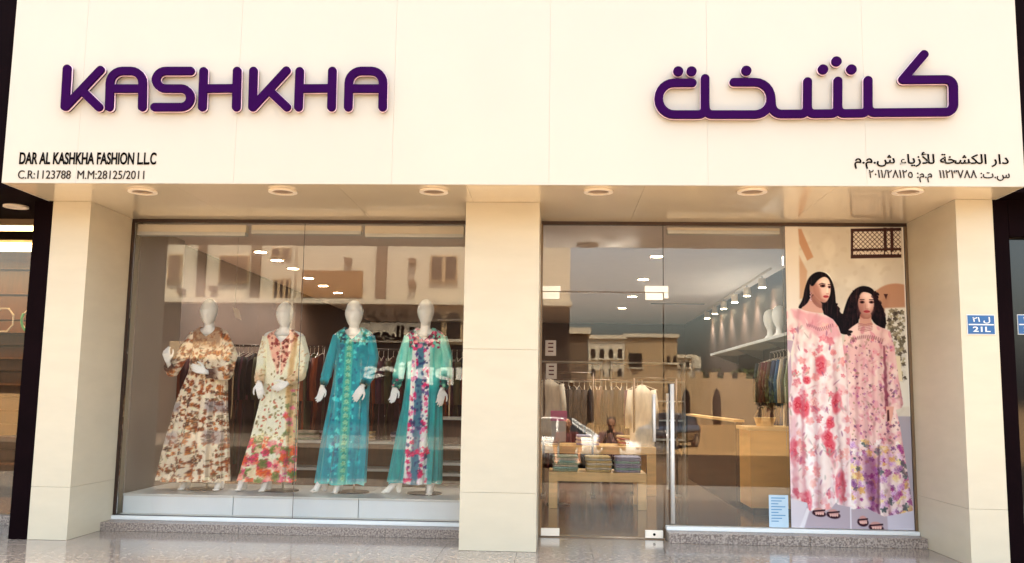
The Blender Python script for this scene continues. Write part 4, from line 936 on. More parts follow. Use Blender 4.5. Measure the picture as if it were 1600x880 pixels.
# white blind boxes right behind the glass
for (x0, x1, yb, lab) in ((216, 385, 369, 'white roller blind box at the top left of the mannequin window'), (394, 565, 367, 'white roller blind box at the top middle of the mannequin window'),
                       (571, 725, 372, 'white roller blind box at the top right of the mannequin window'), (1042, 1218, 367, 'white roller blind box at the top of the fixed pane by the poster')):
    a, b = at(x0, 350, 0.90), at(x1, yb, 0.90)
    t = thing('blind_box', lab, 'blind box', ((a[0]+b[0])/2, 0.93, b[2]), 'roller blind boxes behind the glass')
    g = G(); g.box(a[0], b[0], 0.885, 0.97, b[2]+0.035, ZH-0.03); part('housing', g, 'pelmet', t, bev=0.004)
    g = G(); g.box(a[0]+0.004, b[0]-0.004, 0.875, 0.965, b[2], b[2]+0.034); part('bottom_rail', g, 'white_laminate', t, bev=0.004)
# ceiling downlights
def downlight(x, y, i, lab, grp, warm=1.0, pw=17):
    p = atz(x, y, ZC); t = thing('ceiling_downlight', lab, 'downlight', (p[0], p[1], ZC), grp)
    g = G(); g.disc((p[0], p[1], ZC-0.012), 0.10, 24, 0.08, 0.011); part('ring', g, 'ring_white', t)
    g = G(); g.cyl((p[0], p[1], ZC-0.008), 0.079, 0.006, 20); part('lens', g, 'lamp_on', t)
    l = bpy.data.lights.new('downlight_lamp', 'SPOT'); l.energy = pw; l.color = (0.92, 0.93, 1.0); l.spot_size = R(172); l.spot_blend = 0.8; l.shadow_soft_size = 0.08
    o = bpy.data.objects.new('downlight_lamp', l); COL.objects.link(o); o.parent = t; o.location = (0, 0, -0.03)
    return t
row = [(407, 393), (433, 406), (458, 419), (482, 434), (505, 446), (528, 457)]
od = 'nearest second third fourth fifth farthest'.split()
for i, (x, y) in enumerate(row): downlight(x, y, i, '%s lit ceiling downlight in the row seen above the mannequins' % od[i], 'lit downlights above the mannequins')
for i, (x, y) in enumerate([(1026, 400), (1005, 436), (988, 463), (972, 481)]): downlight(x, y, i, '%s lit ceiling downlight in the row seen through the door' % 'nearest second third farthest'.split()[i], 'lit downlights seen through the door', pw=20)
t = thing('spotlight_track', 'white ceiling track that carries six cylinder spotlights', 'track', (2.4, 4, ZC))
pa, pb = atz(1204, 425, ZC-0.06), atz(1085, 500, ZC-0.06)
g = G(); g.tube([(pa[0], pa[1], ZC-0.015), (pb[0], pb[1], ZC-0.015)], 0.018, 4); part('rail', g, 'ring_white', t)
for i, (x, y) in enumerate([(1191, 450), (1167, 463), (1148, 473), (1131, 483), (1117, 491), (1105, 498)]):
    zl = ZC-0.20; p = atz(x, y, zl)
    t = thing('track_spotlight', '%s cylinder spotlight along the ceiling track' % od[i], 'spotlight', (p[0], p[1], zl), 'cylinder spotlights on the ceiling track')
    g = G(); g.cyl((p[0], p[1], zl+0.004), 0.055, 0.13, 18); part('body', g, 'ring_white', t, smooth=False)
    g = G(); g.cyl((p[0], p[1], zl), 0.05, 0.006, 18); part('lens', g, 'lamp_on', t)
    g = G(); g.cyl((p[0], p[1], zl+0.134), 0.01, ZC-0.03-zl-0.134, 8); part('stem', g, 'metal', t)
    l = bpy.data.lights.new('spot_lamp', 'SPOT'); l.energy = 7; l.color = (0.92, 0.93, 1.0); l.spot_size = R(110); l.spot_blend = 0.8; l.shadow_soft_size = 0.05
    o = bpy.data.objects.new('spot_lamp', l); COL.objects.link(o); o.parent = t; o.location = (0, 0, -0.02)
p = atz(1090, 474, ZC)
t = thing('ceiling_vent', 'narrow slotted air vent in the shop ceiling', 'vent', (p[0], p[1], ZC))
g = G(); g.box(p[0]-0.9, p[0]+0.15, p[1]-0.08, p[1]+0.08, ZC-0.012, ZC-0.001); part('frame', g, 'ring_white', t)
for k in range(4):
    g = G(); g.box(p[0]-0.88, p[0]+0.13, p[1]-0.06+k*0.035, p[1]-0.045+k*0.035, ZC-0.018, ZC-0.013); part('slat', g, 'dark_frame', t)

# garments
def garment_mesh(wd, ln, sleeve, seed):
    g = G(); q = np.random.default_rng(seed); rings = []
    for k in range(9):
        u = k/8; z = -0.03-ln*u; hw = wd*(0.10+0.40*min(1, u*7)) if u < 0.15 else wd*0.5*(0.86+0.12*u)*(1+0.03*math.sin(k*2+seed))
        th = 0.012+0.010*math.sin(k*1.3+seed)+0.004*k/2
        rings.append([(th*math.sin(a)*(1+0.5*math.sin(3*a+k+seed))+0.006*math.sin(k+seed), hw*math.cos(a), z+0.01*math.cos(a*3)*(k == 8)) for a in np.linspace(0, 2*math.pi, 14, endpoint=False)])
    g.loft(rings)
    for s_ in (-1, 1): g.tube([(0.0, s_*wd*0.44, -0.09), (0.012*s_, s_*wd*0.52, -0.09-sleeve*0.5), (0.0, s_*wd*0.50, -0.09-sleeve)], [0.035, 0.04, 0.045], 8)
    return g
GM = {}
hg = G(); hg.tube([(0, 0, -0.02), (0, 0, 0.03), (0, 0.018, 0.05), (0, 0, 0.066), (0, -0.018, 0.052)], 0.003, 5); hg.tube([(0, -0.2, -0.09), (0, 0, -0.02), (0, 0.2, -0.09)], 0.004, 5)
hme = mk('hanger', hg, 'ring_white')
def garment(x, y, z, col, rot, label, grp, ln=1.25, wd=0.46):
    key = (col, round(ln, 1), random.randrange(3))
    if key not in GM: GM[key] = mk('hanging_garment', garment_mesh(wd, ln, 0.5, key[2]*3+len(col)), 'cloth_'+col, True)
    o = bpy.data.objects.new('hanging_garment', GM[key]); COL.objects.link(o); o.location = (x, y, z-0.06); o.rotation_euler = (0, 0, rot)
    tag(o, label, 'garment', grp); h = link('hanger', hme, o); return o
def rail(name_label, p0, p1, z, parent=None):
    t = thing('clothes_rail', name_label, 'clothes rail', (p0[0], p0[1], 0))
    g = G(); g.tube([(p0[0], p0[1], z), (p1[0], p1[1], z)], 0.014, 10); part('bar', g, 'rail_metal', t, smooth=True)
    for p in (p0, p1):
        g = G(); g.tube([(p[0], p[1], 0.02), (p[0], p[1], z)], 0.016, 10); part('post', g, 'rail_metal', t, smooth=True)
        g = G(); g.box(p[0]-0.03, p[0]+0.03, p[1]-0.25, p[1]+0.25, 0.001, 0.019); part('foot', g, 'rail_metal', t)
    return t
rail('long metal clothes rail behind the two left mannequins', (-4.12, 3.4), (-2.35, 3.4), 1.80)
rail('long metal clothes rail behind the two right mannequins', (-2.2, 3.55), (-0.15, 3.55), 1.78)
def nth(k):
    t = 'first second third fourth fifth sixth seventh eighth ninth tenth eleventh twelfth thirteenth fourteenth fifteenth sixteenth seventeenth eighteenth nineteenth'.split()
    return t[k] if k < 19 else ('twentieth' if k == 19 else 'twenty-'+t[k-20] if k < 29 else 'thirtieth' if k == 29 else 'thirty-'+t[k-30])
cols = ['maroon', 'brown', 'rust', 'black', 'maroon', 'plum', 'brown', 'black', 'rust', 'maroon', 'olive']
desc = {'maroon': 'dark red', 'brown': 'brown', 'rust': 'orange brown', 'black': 'black', 'plum': 'plum coloured', 'olive': 'olive'}
for k in range(34):
    c = random.choice(cols); garment(-4.06+k*0.051, 3.4+random.uniform(-.02, .02), 1.80, c, random.uniform(-.35, .35), desc[c]+' gown, '+nth(k)+' from the left on the rail behind the two left mannequins', 'gowns on the rear rails', random.choice([1.3, 1.4, 1.5]))
for k in range(34):
    c = random.choice(cols); garment(-2.15+k*0.06, 3.55+random.uniform(-.02, .02), 1.78, c, random.uniform(-.35, .35), desc[c]+' gown, '+nth(k)+' from the left on the rail behind the two right mannequins', 'gowns on the rear rails', random.choice([1.25, 1.4, 1.5]))
# low white shelves behind the platform
def shelf_unit(label, x0, x1, y0, y1, zs, m='white_laminate'):
    t = thing('shelf_unit', label, 'shelf unit', ((x0+x1)/2, y0, 0))
    for z in zs:
        g = G(); g.box(x0, x1, y0, y1, z-0.03, z); part('shelf', g, m, t, bev=0.003)
    for x in (x0, x1):
        g = G(); g.box(x-(0.021 if x == x0 else -0.001), x+(0.021 if x == x1 else -0.001), y0, y1, 0.001, zs[-1]); part('side_panel', g, m, t)
    g = G(); g.box(x0, x1, y1+0.001, y1+0.015, 0.001, zs[-1]); part('back_panel', g, 'wood_dark', t)
    return t
zt_ = at(600, 690, 2.75)[2]
shelf_unit('low white shelf unit holding folded clothes behind the teal gowns', -2.6, -0.95, 2.75, 3.1, [0.12, zt_-0.3, zt_])
shelf_unit('tall narrow white shelf unit beside the middle pier', -0.92, -0.35, 2.6, 2.95, [at(700, y, 2.6)[2] for y in (762, 740, 723, 697, 652)])
def stack(label, x, y, z, n, w_, d, colours, grp, ph=0.026, rot=0.0):
    t = thing('folded_stack', label, 'folded clothes', (x, y, z), grp)
    for k in range(n):
        g = G(); jx, jy = random.uniform(-.008, .008), random.uniform(-.008, .008); z0 = z+k*ph
        rings = []
        for q, (s_, zz) in enumerate(((0.93, 0.001), (1.0, ph*0.35), (1.0, ph*0.7), (0.95, ph*0.98))):
            rings.append([(x+jx+s_*w_/2*sx_*(1+0.03*math.sin(k*3+i)), y+jy+s_*d/2*sy_, z0+zz+0.003*math.sin(i*2+k)) for i, (sx_, sy_) in enumerate(((-1, -.9), (-.9, -1), (-.3, -1.01), (.3, -1), (.9, -1), (1, -.9), (1, .9), (.9, 1), (-.9, 1), (-1, .9)))])
        g.loft(rings); part('folded_garment', g, 'cloth_'+colours[k % len(colours)], t)
    return t
for k, x in enumerate((-2.4, -2.1, -1.75, -1.3)):
    stack(['folded pale clothes at the left end of the low white shelf unit', 'folded grey clothes second from left on the low white shelf unit', 'folded cream clothes between the teal gowns on the low shelf unit', 'folded lilac clothes at the right end of the low white shelf unit'][k], x, 2.92, zt_, 4, 0.24, 0.26, [['sage', 'cream'], ['grey', 'lilac'], ['cream', 'sand_cloth'], ['lilac', 'navy']][k], 'folded clothes on the low white shelves')

# tables seen through the door
def table(label, x0, x1, y0, y1, zt, leg, m):
    t = thing('display_table', label, 'table', ((x0+x1)/2, (y0+y1)/2, 0), 'wooden display tables')
    g = G(); g.box(x0, x1, y0, y1, zt-0.10, zt); part('table_top', g, m, t, bev=0.004)
    for x in (x0, x1-leg):
        for y in (y0, y1-leg):
            g = G(); g.box(x+0.001, x+leg-0.001, y+0.001, y+leg-0.001, 0.001, zt-0.101); part('leg', g, m, t, bev=0.003)
    return t
p0 = atz(857, 795, 0); p1 = atz(1010, 797, 0); Yt = (p0[1]+p1[1])/2; ztb = at(935, 739, Yt)[2]
table('low pale wooden table with three piles of folded clothes, seen through the door', p0[0], p1[0], Yt, Yt+0.62, ztb, 0.10, 'wood')
for x, cs, lb in ((884, ['sage', 'aqua', 'cream'], 'pile of folded sage green garments, leftmost on the low table'), (935, ['sand_cloth', 'cream'], 'pile of folded straw coloured garments, in the middle of the low table'), (980, ['lilac', 'aqua', 'lilac'], 'pile of folded lilac and aqua garments, rightmost on the low table')):
    stack(lb, at(x, 735, Yt+0.2)[0], Yt+0.24, ztb, 7, 0.29, 0.30, cs, 'piles of folded garments on the low table', 0.025)
zt2 = 0.62; table('taller orange wooden table standing behind the low table', 0.15, 1.72, Yt+1.5, Yt+2.3, zt2, 0.12, 'wood')
for k, (x, cs) in enumerate(((0.35, ['cream', 'grey']), (0.85, ['lilac', 'cream']), (1.4, ['sand_cloth', 'rust']))):
    stack(['pile of cream and grey clothes, left on the taller table', 'pile of lilac and cream clothes, middle of the taller table', 'pile of tan and orange clothes, right on the taller table'][k], x, Yt+1.8, zt2, 5, 0.3, 0.3, cs, 'piles of folded garments on the taller table')
# floor rack with blouses, left and centre behind the door
rail('clothes rail of dark garments at the back, seen through the door', (0.1, 6.2), (1.7, 6.2), 1.5)
for k in range(20):
    c = random.choice(['black', 'plum', 'black', 'maroon', 'brown', 'black']); garment(0.15+k*0.078, 6.2, 1.5, c, random.uniform(-.3, .3), {'black': 'black', 'plum': 'plum coloured', 'brown': 'brown', 'maroon': 'dark red'}[c]+' garment, '+nth(k)+' from the left on the rear rail seen through the door', 'garments on the rail seen through the door', 1.2)
rail('short clothes rail carrying pale blouses, left edge of the door view', (0.28, 4.3), (0.9, 4.3), 1.55)
rail('short clothes rail carrying pale blouses, right part of the door view', (1.45, 4.6), (2.0, 4.6), 1.5)
garment(at(858, 600, 4.3)[0], 4.3, 1.55, 'cream', 1.45, 'cream blouse facing the window at the left edge of the door', 'pale blouses facing the window', 0.7, 0.36)
garment(at(1003, 620, 4.6)[0], 4.6, 1.5, 'cream', 1.5, 'long cream blouse facing the window, left of the door handle', 'pale blouses facing the window', 0.9, 0.34)
# pink framed sign on stand
a, b = at(860, 690, 3.3), at(886, 642, 3.3)
t = thing('sale_sign', 'small pink topped sign on a stand seen at the left of the door', 'sign', ((a[0]+b[0])/2, 3.3, 0))
g = G(); g.box(a[0], b[0], 3.3, 3.32, b[2]-0.12, b[2]); part('header', g, 'pink_sign', t)
g = G(); g.box(a[0]+0.01, b[0]-0.01, 3.3, 3.318, a[2], b[2]-0.121); part('panel', g, 'paper', t)
g = G(); g.tube([((a[0]+b[0])/2, 3.33, 0.01), ((a[0]+b[0])/2, 3.33, b[2]-0.02)], 0.012, 8); part('post', g, 'metal', t)
g = G(); g.cyl(((a[0]+b[0])/2, 3.33, 0.0005), 0.14, 0.012, 20); part('foot', g, 'black_base', t)
# papers stuck on the door glass
for k, (x0, y0, x1, y1, lb) in enumerate(((852, 532, 869, 556, 'upper small white notice stuck inside the door glass'), (853, 568, 870, 592, 'lower small white notice stuck inside the door glass'))):
    a, b = at(x0, y1, GL+0.012), at(x1, y0, GL+0.012)
    t = thing('door_notice', lb, 'notice', (a[0], GL, a[2]), 'notices inside the door glass')
    g = G(); g.box(a[0], b[0], GL+0.008, GL+0.010, a[2], b[2]); part('sheet', g, 'paper', t)
    g = G()
    for q in range(3): g.box(a[0]+0.025, b[0]-0.025, GL+0.0065, GL+0.0075, b[2]-0.035-q*0.036, b[2]-0.022-q*0.036)
    part('printed_marks', g, 'cloth_maroon', t)
# hanging ticket in the left window
a, b = at(363, 500, 1.25), at(378, 481, 1.25)
t = thing('hanging_ticket', 'small tilted pale ticket hanging between the two left mannequin heads', 'ticket', (a[0], 1.25, a[2]))
g = G(); g.prism([(a[0], b[2]), (b[0]-0.03, b[2]-0.02), (b[0], a[2]), (a[0]+0.03, a[2]+0.02)], 1.25, 1.253); part('card', g, 'paper', t)
g = G(); g.tube([(a[0]+0.02, 1.252, b[2]-0.005), (a[0]+0.02, 1.252, ZC)], 0.0015, 4); part('string', g, 'metal', t)

# cash counter
c0 = atz(1174, 806, 0); Yc = c0[1]; cx0 = c0[0]; zc = at(1174, 667, Yc)[2]
t = thing('cash_counter', 'tan wooden cash counter standing behind the fixed pane', 'counter', (cx0+0.4, Yc+0.5, 0))
g = G(); g.box(cx0, XW-0.005, Yc, Yc+0.6, 0.08, zc-0.04); part('front_panel', g, 'wood_orange', t, bev=0.004)
g = G(); g.box(cx0-0.03, XW-0.006, Yc-0.03, Yc+0.63, zc-0.039, zc); part('counter_top', g, 'wood', t, bev=0.004)
g = G(); g.box(cx0+0.03, XW-0.006, Yc+0.03, Yc+0.58, 0.001, 0.079); part('kick_board', g, 'wood_dark', t)
q0 = atz(1100, 780, 0)
t = thing('low_partition', 'long low brown wooden partition running back beside the counter', 'partition', (cx0-0.1, Yc+1.2, 0))
g = G(); g.box(cx0-0.03, cx0+0.05, Yc+0.66, q0[1]+3.0, 0.001, 0.98); part('panel', g, 'wood_dark', t, bev=0.004)
g = G(); g.box(cx0-0.05, cx0+0.07, Yc+0.645, q0[1]+3.02, 0.981, 1.01); part('cap_rail', g, 'wood', t)
t = thing('gift_basket', 'small tan basket with a bow on the cash counter', 'basket', (at(1195, 660, Yc+0.2)[0], Yc+0.2, zc))
bx = at(1195, 660, Yc+0.2)[0]
g = G(); g.cyl((bx, Yc+0.2, zc), 0.09, 0.10, 16, 0.12); part('bowl', g, 'wood', t, smooth=False)
g = G(); g.tube([(bx-0.11, Yc+0.2, zc+0.1), (bx-0.07, Yc+0.2, zc+0.2), (bx, Yc+0.2, zc+0.235), (bx+0.07, Yc+0.2, zc+0.2), (bx+0.11, Yc+0.2, zc+0.1)], 0.007, 8); part('handle', g, 'wood_dark', t)
# right wall shelf with busts and hanging garments
t = thing('wall_shelf', 'long grey wall shelf high on the right wall, carrying two bust heads', 'shelf', (XW-0.2, 4.5, 1.9))
g = G(); g.box(XW-0.45, XW-0.002, 2.4, 8.6, 1.99, 2.03); part('board', g, 'white_laminate', t, bev=0.003)
for y in (2.6, 4.5, 6.5, 8.4):
    g = G(); g.prism([(XW-0.4, 1.988), (XW-0.003, 1.988), (XW-0.003, 1.84)], y, y+0.02); part('bracket', g, 'metal', t)
for k, (x, y) in enumerate(((1176, 508), (1191, 503))):
    Yb = 4.9-k*0.5; p = at(x, y, Yb); zb = 2.031
    t = thing('hat_bust', ['white faceless display head farther back on the wall shelf', 'white faceless display head nearer the window on the wall shelf'][k], 'display head', (XW-0.25, Yb, zb), 'display heads on the wall shelf')
    g = G(); xx = XW-0.25
    g.loft([[(xx+r_*math.cos(a), Yb+r_*1.1*math.sin(a), zb+z) for a in np.linspace(0, 2*math.pi, 16, endpoint=False)] for z, r_ in ((0, .1), (.03, .09), (.08, .05), (.14, .047), (.17, .06), (.21, .08), (.27, .095), (.33, .095), (.38, .08), (.41, .05), (.42, .02))]); part('head', g, 'mannequin_white', t, smooth=True)
    g = G(); g.box(xx-0.13, xx+0.13, Yb-0.13, Yb+0.13, zb-0.0005, zb-0.0001); part('mat', g, 'black_base', t)
rail('wall side clothes rail of coloured gowns below the wall shelf', (XW-0.3, 2.6), (XW-0.3, 4.7), 1.86)
cc = ['cream', 'sage', 'grey', 'cream', 'blue', 'navy', 'navy', 'brown', 'maroon', 'maroon', 'brown', 'black', 'cream', 'sand_cloth', 'lilac', 'grey', 'cream', 'sage', 'rust', 'brown', 'cream', 'lilac', 'grey', 'olive', 'cream', 'plum', 'brown', 'cream', 'rust', 'grey', 'cream', 'brown', 'grey']
for k in range(12):
    c = cc[k]; garment(XW-0.3, 2.7+k*0.165, 1.86, c, math.pi/2+random.uniform(-.2, .2), c.replace('_cloth', ' coloured').replace('rust', 'orange brown').replace('sage', 'sage green').replace('maroon', 'dark red')+' gown, '+nth(k)+' from the window on the rail under the wall shelf', 'gowns under the wall shelf', 1.3)
# back of the shop
for k in range(4):
    shelf_unit(['far left back wall shelving', 'middle left back wall shelving', 'middle right back wall shelving', 'far right back wall shelving'][k]+' with white shelves', -4.1+k*1.95, -2.4+k*1.95, YB-0.55, YB-0.05, [0.3, 0.75, 1.2, 1.65, 2.1])

# ------------------------------------------------------------------ across the street (seen mirrored in the glass)
YD = 35.4; YO = 2*GL-YD
ob = thing('facing_building', 'tan three storey building with shop signs, mirrored in the mannequin window', 'building', (mir(500, 600, YD)[0], YO, -0.8))
def rect(x0, y0, x1, y1, Yd=YD):
    a, b = mir(x0, y1, Yd), mir(x1, y0, Yd); return a[0], b[0], a[2], b[2]
def slab(name, px, off, dep, m, parent=ob, Yd=YD, lab=None):
    """panel standing off + dep in front of the mirrored facade (towards +Y)"""
    x0, x1, z0, z1 = rect(*px, Yd); Yf = 2*GL-Yd
    g = G(); g.box(x0, x1, Yf+off, Yf+off+dep, z0, z1); return part(name, g, m, parent, label=lab)
xl, xr, _, _ = rect(262, 0, 830, 10); zled = rect(262, 466, 300, 473)
g = G(); g.box(xl, xr+2.0, YO-9, YO, zled[3], 10.5); part('upper_wall', g, 'building_cream', ob)
g = G(); g.box(xl, xr+2.0, YO-9, YO-0.3, -0.8, zled[3]-0.001); part('ground_floor_wall', g, 'sign_brown', ob)
g = G(); g.box(xl-0.1, xr+2.1, YO-0.29, YO+0.45, zled[2], zled[3]-0.002); part('ledge', g, 'building_cream', ob)
g = G(); g.box(xl-0.2, xr+2.2, YO-9.2, YO+0.3, 10.5, 10.9); part('parapet', g, 'building_cream', ob)
for r_ in ((308, 380, 325, 467), (392, 380, 410, 467), (588, 380, 606, 467)): slab('pilaster', r_, 0.002, 0.25, 'building_brown')
def window(px, m='window_tan', parent=ob, Yd=YD, split=1):
    o = slab('window', px, 0.003, 0.12, 'building_tan', parent, Yd); x0, x1, z0, z1 = rect(*px, Yd); Yf = 2*GL-Yd
    for k in range(split):
        a = x0+(x1-x0)*k/split; b = x0+(x1-x0)*(k+1)/split
        g = G(); g.box(a+0.08, b-0.08, Yf+0.124, Yf+0.14, z0+0.08, z1-0.08); part('pane', g, m, o)
    return o
window((262, 398, 286, 442)); window((342, 400, 391, 442)); window((426, 436, 455, 484), 'window_dark', split=3); window((672, 400, 716, 440), 'window_dark', split=2); window((425, 388, 456, 402), 'window_dark', split=2)
for px in ((345, 300, 390, 350), (470, 300, 520, 350), (672, 300, 716, 350), (262, 300, 286, 350)): window(px)
for x_, y_ in ((330, 448), (640, 405), (640, 440), (540, 404), (280, 452)): slab('air_conditioner', (x_, y_, x_+11, y_+8), 0.004, 0.35, 'window_tan')
slab('corner_column', (455, 300, 470, 560), 0.003, 0.5, 'building_cream')
slab('ochre_signboard', (472, 424, 568, 464), 0.003, 0.2, 'sign_ochre')
slab('dark_signboard', (330, 492, 402, 530), -0.298, 0.3, 'shopfront_dark')
slab('pale_shopfront', (262, 534, 360, 560), -0.298, 0.2, 'building_tan')
o = slab('pale_signboard', (545, 505, 664, 534), -0.298, 0.25, 'building_cream'); s1 = slab('tan_signboard', (545, 474, 664, 503), -0.298, 0.25, 'window_tan')
fr_ = slab('arch_bay', (664, 474, 740, 538), -0.298, 0.35, 'building_tan')
for x in (668, 698):
    x0, x1, z0, z1 = rect(x, 488, x+22, 530); mx_ = (x0+x1)/2; r_ = (x1-x0)/2
    g = G(); g.prism([(x0, z0), (x1, z0), (x1, z1-r_)]+[(mx_+r_*math.cos(a), z1-r_+r_*math.sin(a)) for a in np.linspace(0.2, math.pi-0.2, 9)]+[(x0, z1-r_)], YO+0.053, YO+0.09); w_ = part('window', g, 'window_dark', ob)
    g = G(); g.box(x0-0.1, x1+0.1, YO+0.053, YO+0.12, z1-r_*1.25, z1-r_*1.1); g.box(x0-0.1, x1+0.1, YO+0.053, YO+0.12, z0-0.12, z0-0.01); part('sill', g, 'building_cream', w_)
x0, x1, z0, z1 = rect(564, 476, 660, 502); text('sign_lettering', '\uFE8D\uFEDF\uFEAE\uFEDB \uFE91\uFEFC\uFECF'[::-1], 'ink', YO-0.04, x0, x1, z0, z1, ob, 0.03, 0.02, flip=True)
x0, x1, z0, z1 = rect(566, 509, 650, 532); text('sign_lettering', '\uFEA9\uFEA4\uFEBC\uFEDF\uFE8D \uFE93'[::-1], 'ink', YO-0.04, x0, x1, z0, z1, ob, 0.03, 0.05, flip=True)
slab('shopfront_glass', (268, 562, 455, 655), -0.296, 0.1, 'shopfront_dark'); slab('shopfront_glass', (474, 540, 830, 655), -0.296, 0.1, 'shopfront_dark')
for x in (360, 520, 560, 640, 700, 760): slab('shopfront_mullion', (x, 562, x+4, 655), -0.19, 0.1, 'building_tan')
x0, x1, z0, z1 = rect(566, 566, 770, 600); text('sign_lettering', 'Supplies', 'plate_white', YO-0.15, x0, x1, z0, z1, ob, 0.05, 0.03, flip=True)
# block to the right of it, three storey corner house, walls, minaret, trees
def house(label, px, Yd, depth, m, wins, arch=False, zb=-0.8, extra=None):
    x0, x1, z0, z1 = rect(*px, Yd); Yf = 2*GL-Yd
    t = thing('distant_house', label, 'building', ((x0+x1)/2, Yf, zb), 'houses mirrored in the door glass')
    g = G(); g.box(x0, x1, Yf-depth, Yf, -1.02, z1); part('wall', g, m, t)
    g = G(); g.box(x0-0.25, x1+0.25, Yf-depth-0.25, Yf+0.25, z1+0.001, z1+0.45); part('parapet', g, 'building_cream', t)
    for wx0, wy0, wx1, wy1 in wins:
        a0, a1, b0, b1 = rect(wx0, wy0, wx1, wy1, Yd); r_ = (a1-a0)/2; mm = (a0+a1)/2; g = G()
        pts = [(a0, b0), (a1, b0), (a1, b1-r_)]+[(mm+r_*math.cos(q), b1-r_+r_*math.sin(q)) for q in np.linspace(0.3, math.pi-0.3, 7)]+[(a0, b1-r_)] if arch else [(a0, b0), (a1, b0), (a1, b1), (a0, b1)]
        g.prism(pts, Yf+0.01, Yf+0.06); w_ = part('window', g, 'window_dark', t)
        g = G(); g.box(a0-0.2, a1+0.2, Yf+0.01, Yf+0.25, b0-0.2, b0-0.02); part('sill', g, 'building_cream', w_)
    return t
house('plain flat roofed tan block mirrored at the left of the door glass', (836, 522, 918, 650), 60, 14, 'building_brown', [(868, 580, 876, 594), (884, 580, 892, 594)])
house('three storey corner house with arched windows mirrored in the door', (919, 530, 976, 650), 104, 0.5, 'building_cream', [(923+k*14, y, 930+k*14, y+15) for k in range(4) for y in (545, 576, 602)], True)
house('plain side of the corner house mirrored beside the door edge', (977, 528, 1058, 650), 107, 18, 'building_tan', [(983, 552, 1003, 574), (1042, 557, 1047, 567), (1052, 557, 1057, 567)])
house('low grey white house mirrored right of the door edge', (1058, 560, 1086, 650), 112, 10, 'building_cream', [(1062, 566, 1067, 574), (1072, 566, 1077, 574)])
# boundary wall with crenels and pointed arches
Yw = 78; Yf = 2*GL-Yw; x0, x1, z0, z1 = rect(886, 592, 1180, 640, Yw)
t = thing('boundary_wall', 'sandy crenellated boundary wall with pointed arch gates across the lot', 'wall', ((x0+x1)/2, Yf, -0.8))
g = G(); g.box(x0, x1, Yf-0.4, Yf, -1.02, z1); part('wall_face', g, 'building_tan', t)
k = x0
while k < x1-0.8:
    g = G(); g.box(k, k+0.7, Yf-0.39, Yf-0.01, z1+0.001, z1+0.55); part('merlon', g, 'building_tan', t); k += 1.3
for px in (904, 922, 1072, 1120):
    a0, a1, b0, b1 = rect(px-6, 606, px+6, 640, Yw); mm = (a0+a1)/2
    g = G(); g.prism([(a0, -0.9), (a1, -0.9), (a1, b1-0.9), (mm+(a1-mm)*0.6, b1-0.35), (mm, b1), (a0+(mm-a0)*0.4, b1-0.35), (a0, b1-0.9)], Yf+0.01, Yf+0.05); part('arched_gate', g, 'shopfront_dark', t)
x0, x1, z0, z1 = rect(1081, 558, 1095, 590, 90); Yf = 2*GL-90
t = thing('water_tower', 'squat white round tower standing beyond the boundary wall', 'tower', ((x0+x1)/2, Yf, -0.8))
g = G(); g.cyl(((x0+x1)/2, Yf, -1.0), (x1-x0)*0.42, 5.5, 20); part('shaft', g, 'building_cream', t)
g = G(); g.cyl(((x0+x1)/2, Yf, 4.51), (x1-x0)*0.55, z1-4.5, 20, (x1-x0)*0.5); part('tank', g, 'building_cream', t)

# trees
def leaf_crown(r, h, n, seed):
    q = np.random.default_rng(seed); g = G()
    cl = [(q.normal(0, r*0.45), q.normal(0, r*0.45), h*(0.1+0.8*q.random()), r*q.uniform(0.28, 0.5)) for _ in range(14)]
    for _ in range(n):
        c = cl[q.integers(len(cl))]; d = q.normal(0, 1, 3); d /= np.linalg.norm(d); p = np.array(c[:3])+d*c[3]*q.uniform(0.6, 1.05)
        u = q.normal(0, 1, 3); u /= np.linalg.norm(u); v = np.cross(d, u); v /= np.linalg.norm(v)+1e-6; s_ = q.uniform(0.10, 0.2)*r/1.6
        g.add([p-u*s_, p+v*s_*0.6, p+u*s_, p-v*s_*0.6], [(0, 1, 2, 3)])
    return g
trees = []
tl = ['round green tree', 'tall narrow green tree', 'broad green tree', 'sparse green tree', 'dense dark green tree', 'small green tree', 'leaning green tree', 'bushy green tree', 'high crowned tree']
tp = ['just right of the white tower', 'above the arched wall', 'behind the low partition reflection', 'left of the red gown', 'beside the blue gown', 'far behind the shop rail', 'at the edge of the poster', 'at the far right end of the lot', 'left of the tan block']
for k, (px, hh) in enumerate(((1108, 580), (1126, 590), (1146, 583), (1166, 574), (1186, 578), (1205, 584), (1228, 570), (1262, 572), (1290, 566))):
    Yd = 84+(k % 3)*4; p = mir(px, 640, Yd); top = mir(px, hh, Yd)[2]; H_ = top+0.8
    t = thing('tree', tl[k]+' mirrored '+tp[k], 'tree', (p[0], p[1], -1.02), 'trees mirrored in the fixed pane')
    g = G(); g.tube([(p[0], p[1], -1.02), (p[0]+0.1, p[1], -0.8+H_*0.3), (p[0]+0.2, p[1]+0.1, -0.8+H_*0.6)], [0.2, 0.15, 0.06], 8)
    for q in range(3): g.tube([(p[0]+0.1, p[1], -0.8+H_*0.3), (p[0]+math.cos(q*2.1)*0.8, p[1]+math.sin(q*2.1)*0.8, -0.8+H_*0.62)], [0.09, 0.03], 6)
    part('trunk', g, 'bark', t)
    g = leaf_crown(1.7+0.3*(k % 3), H_*0.72, 800, k); g.v = [(a+p[0], b+p[1], c-0.8+H_*0.28) for a, b, c in g.v]; part('crown', g, 'leaf', t)

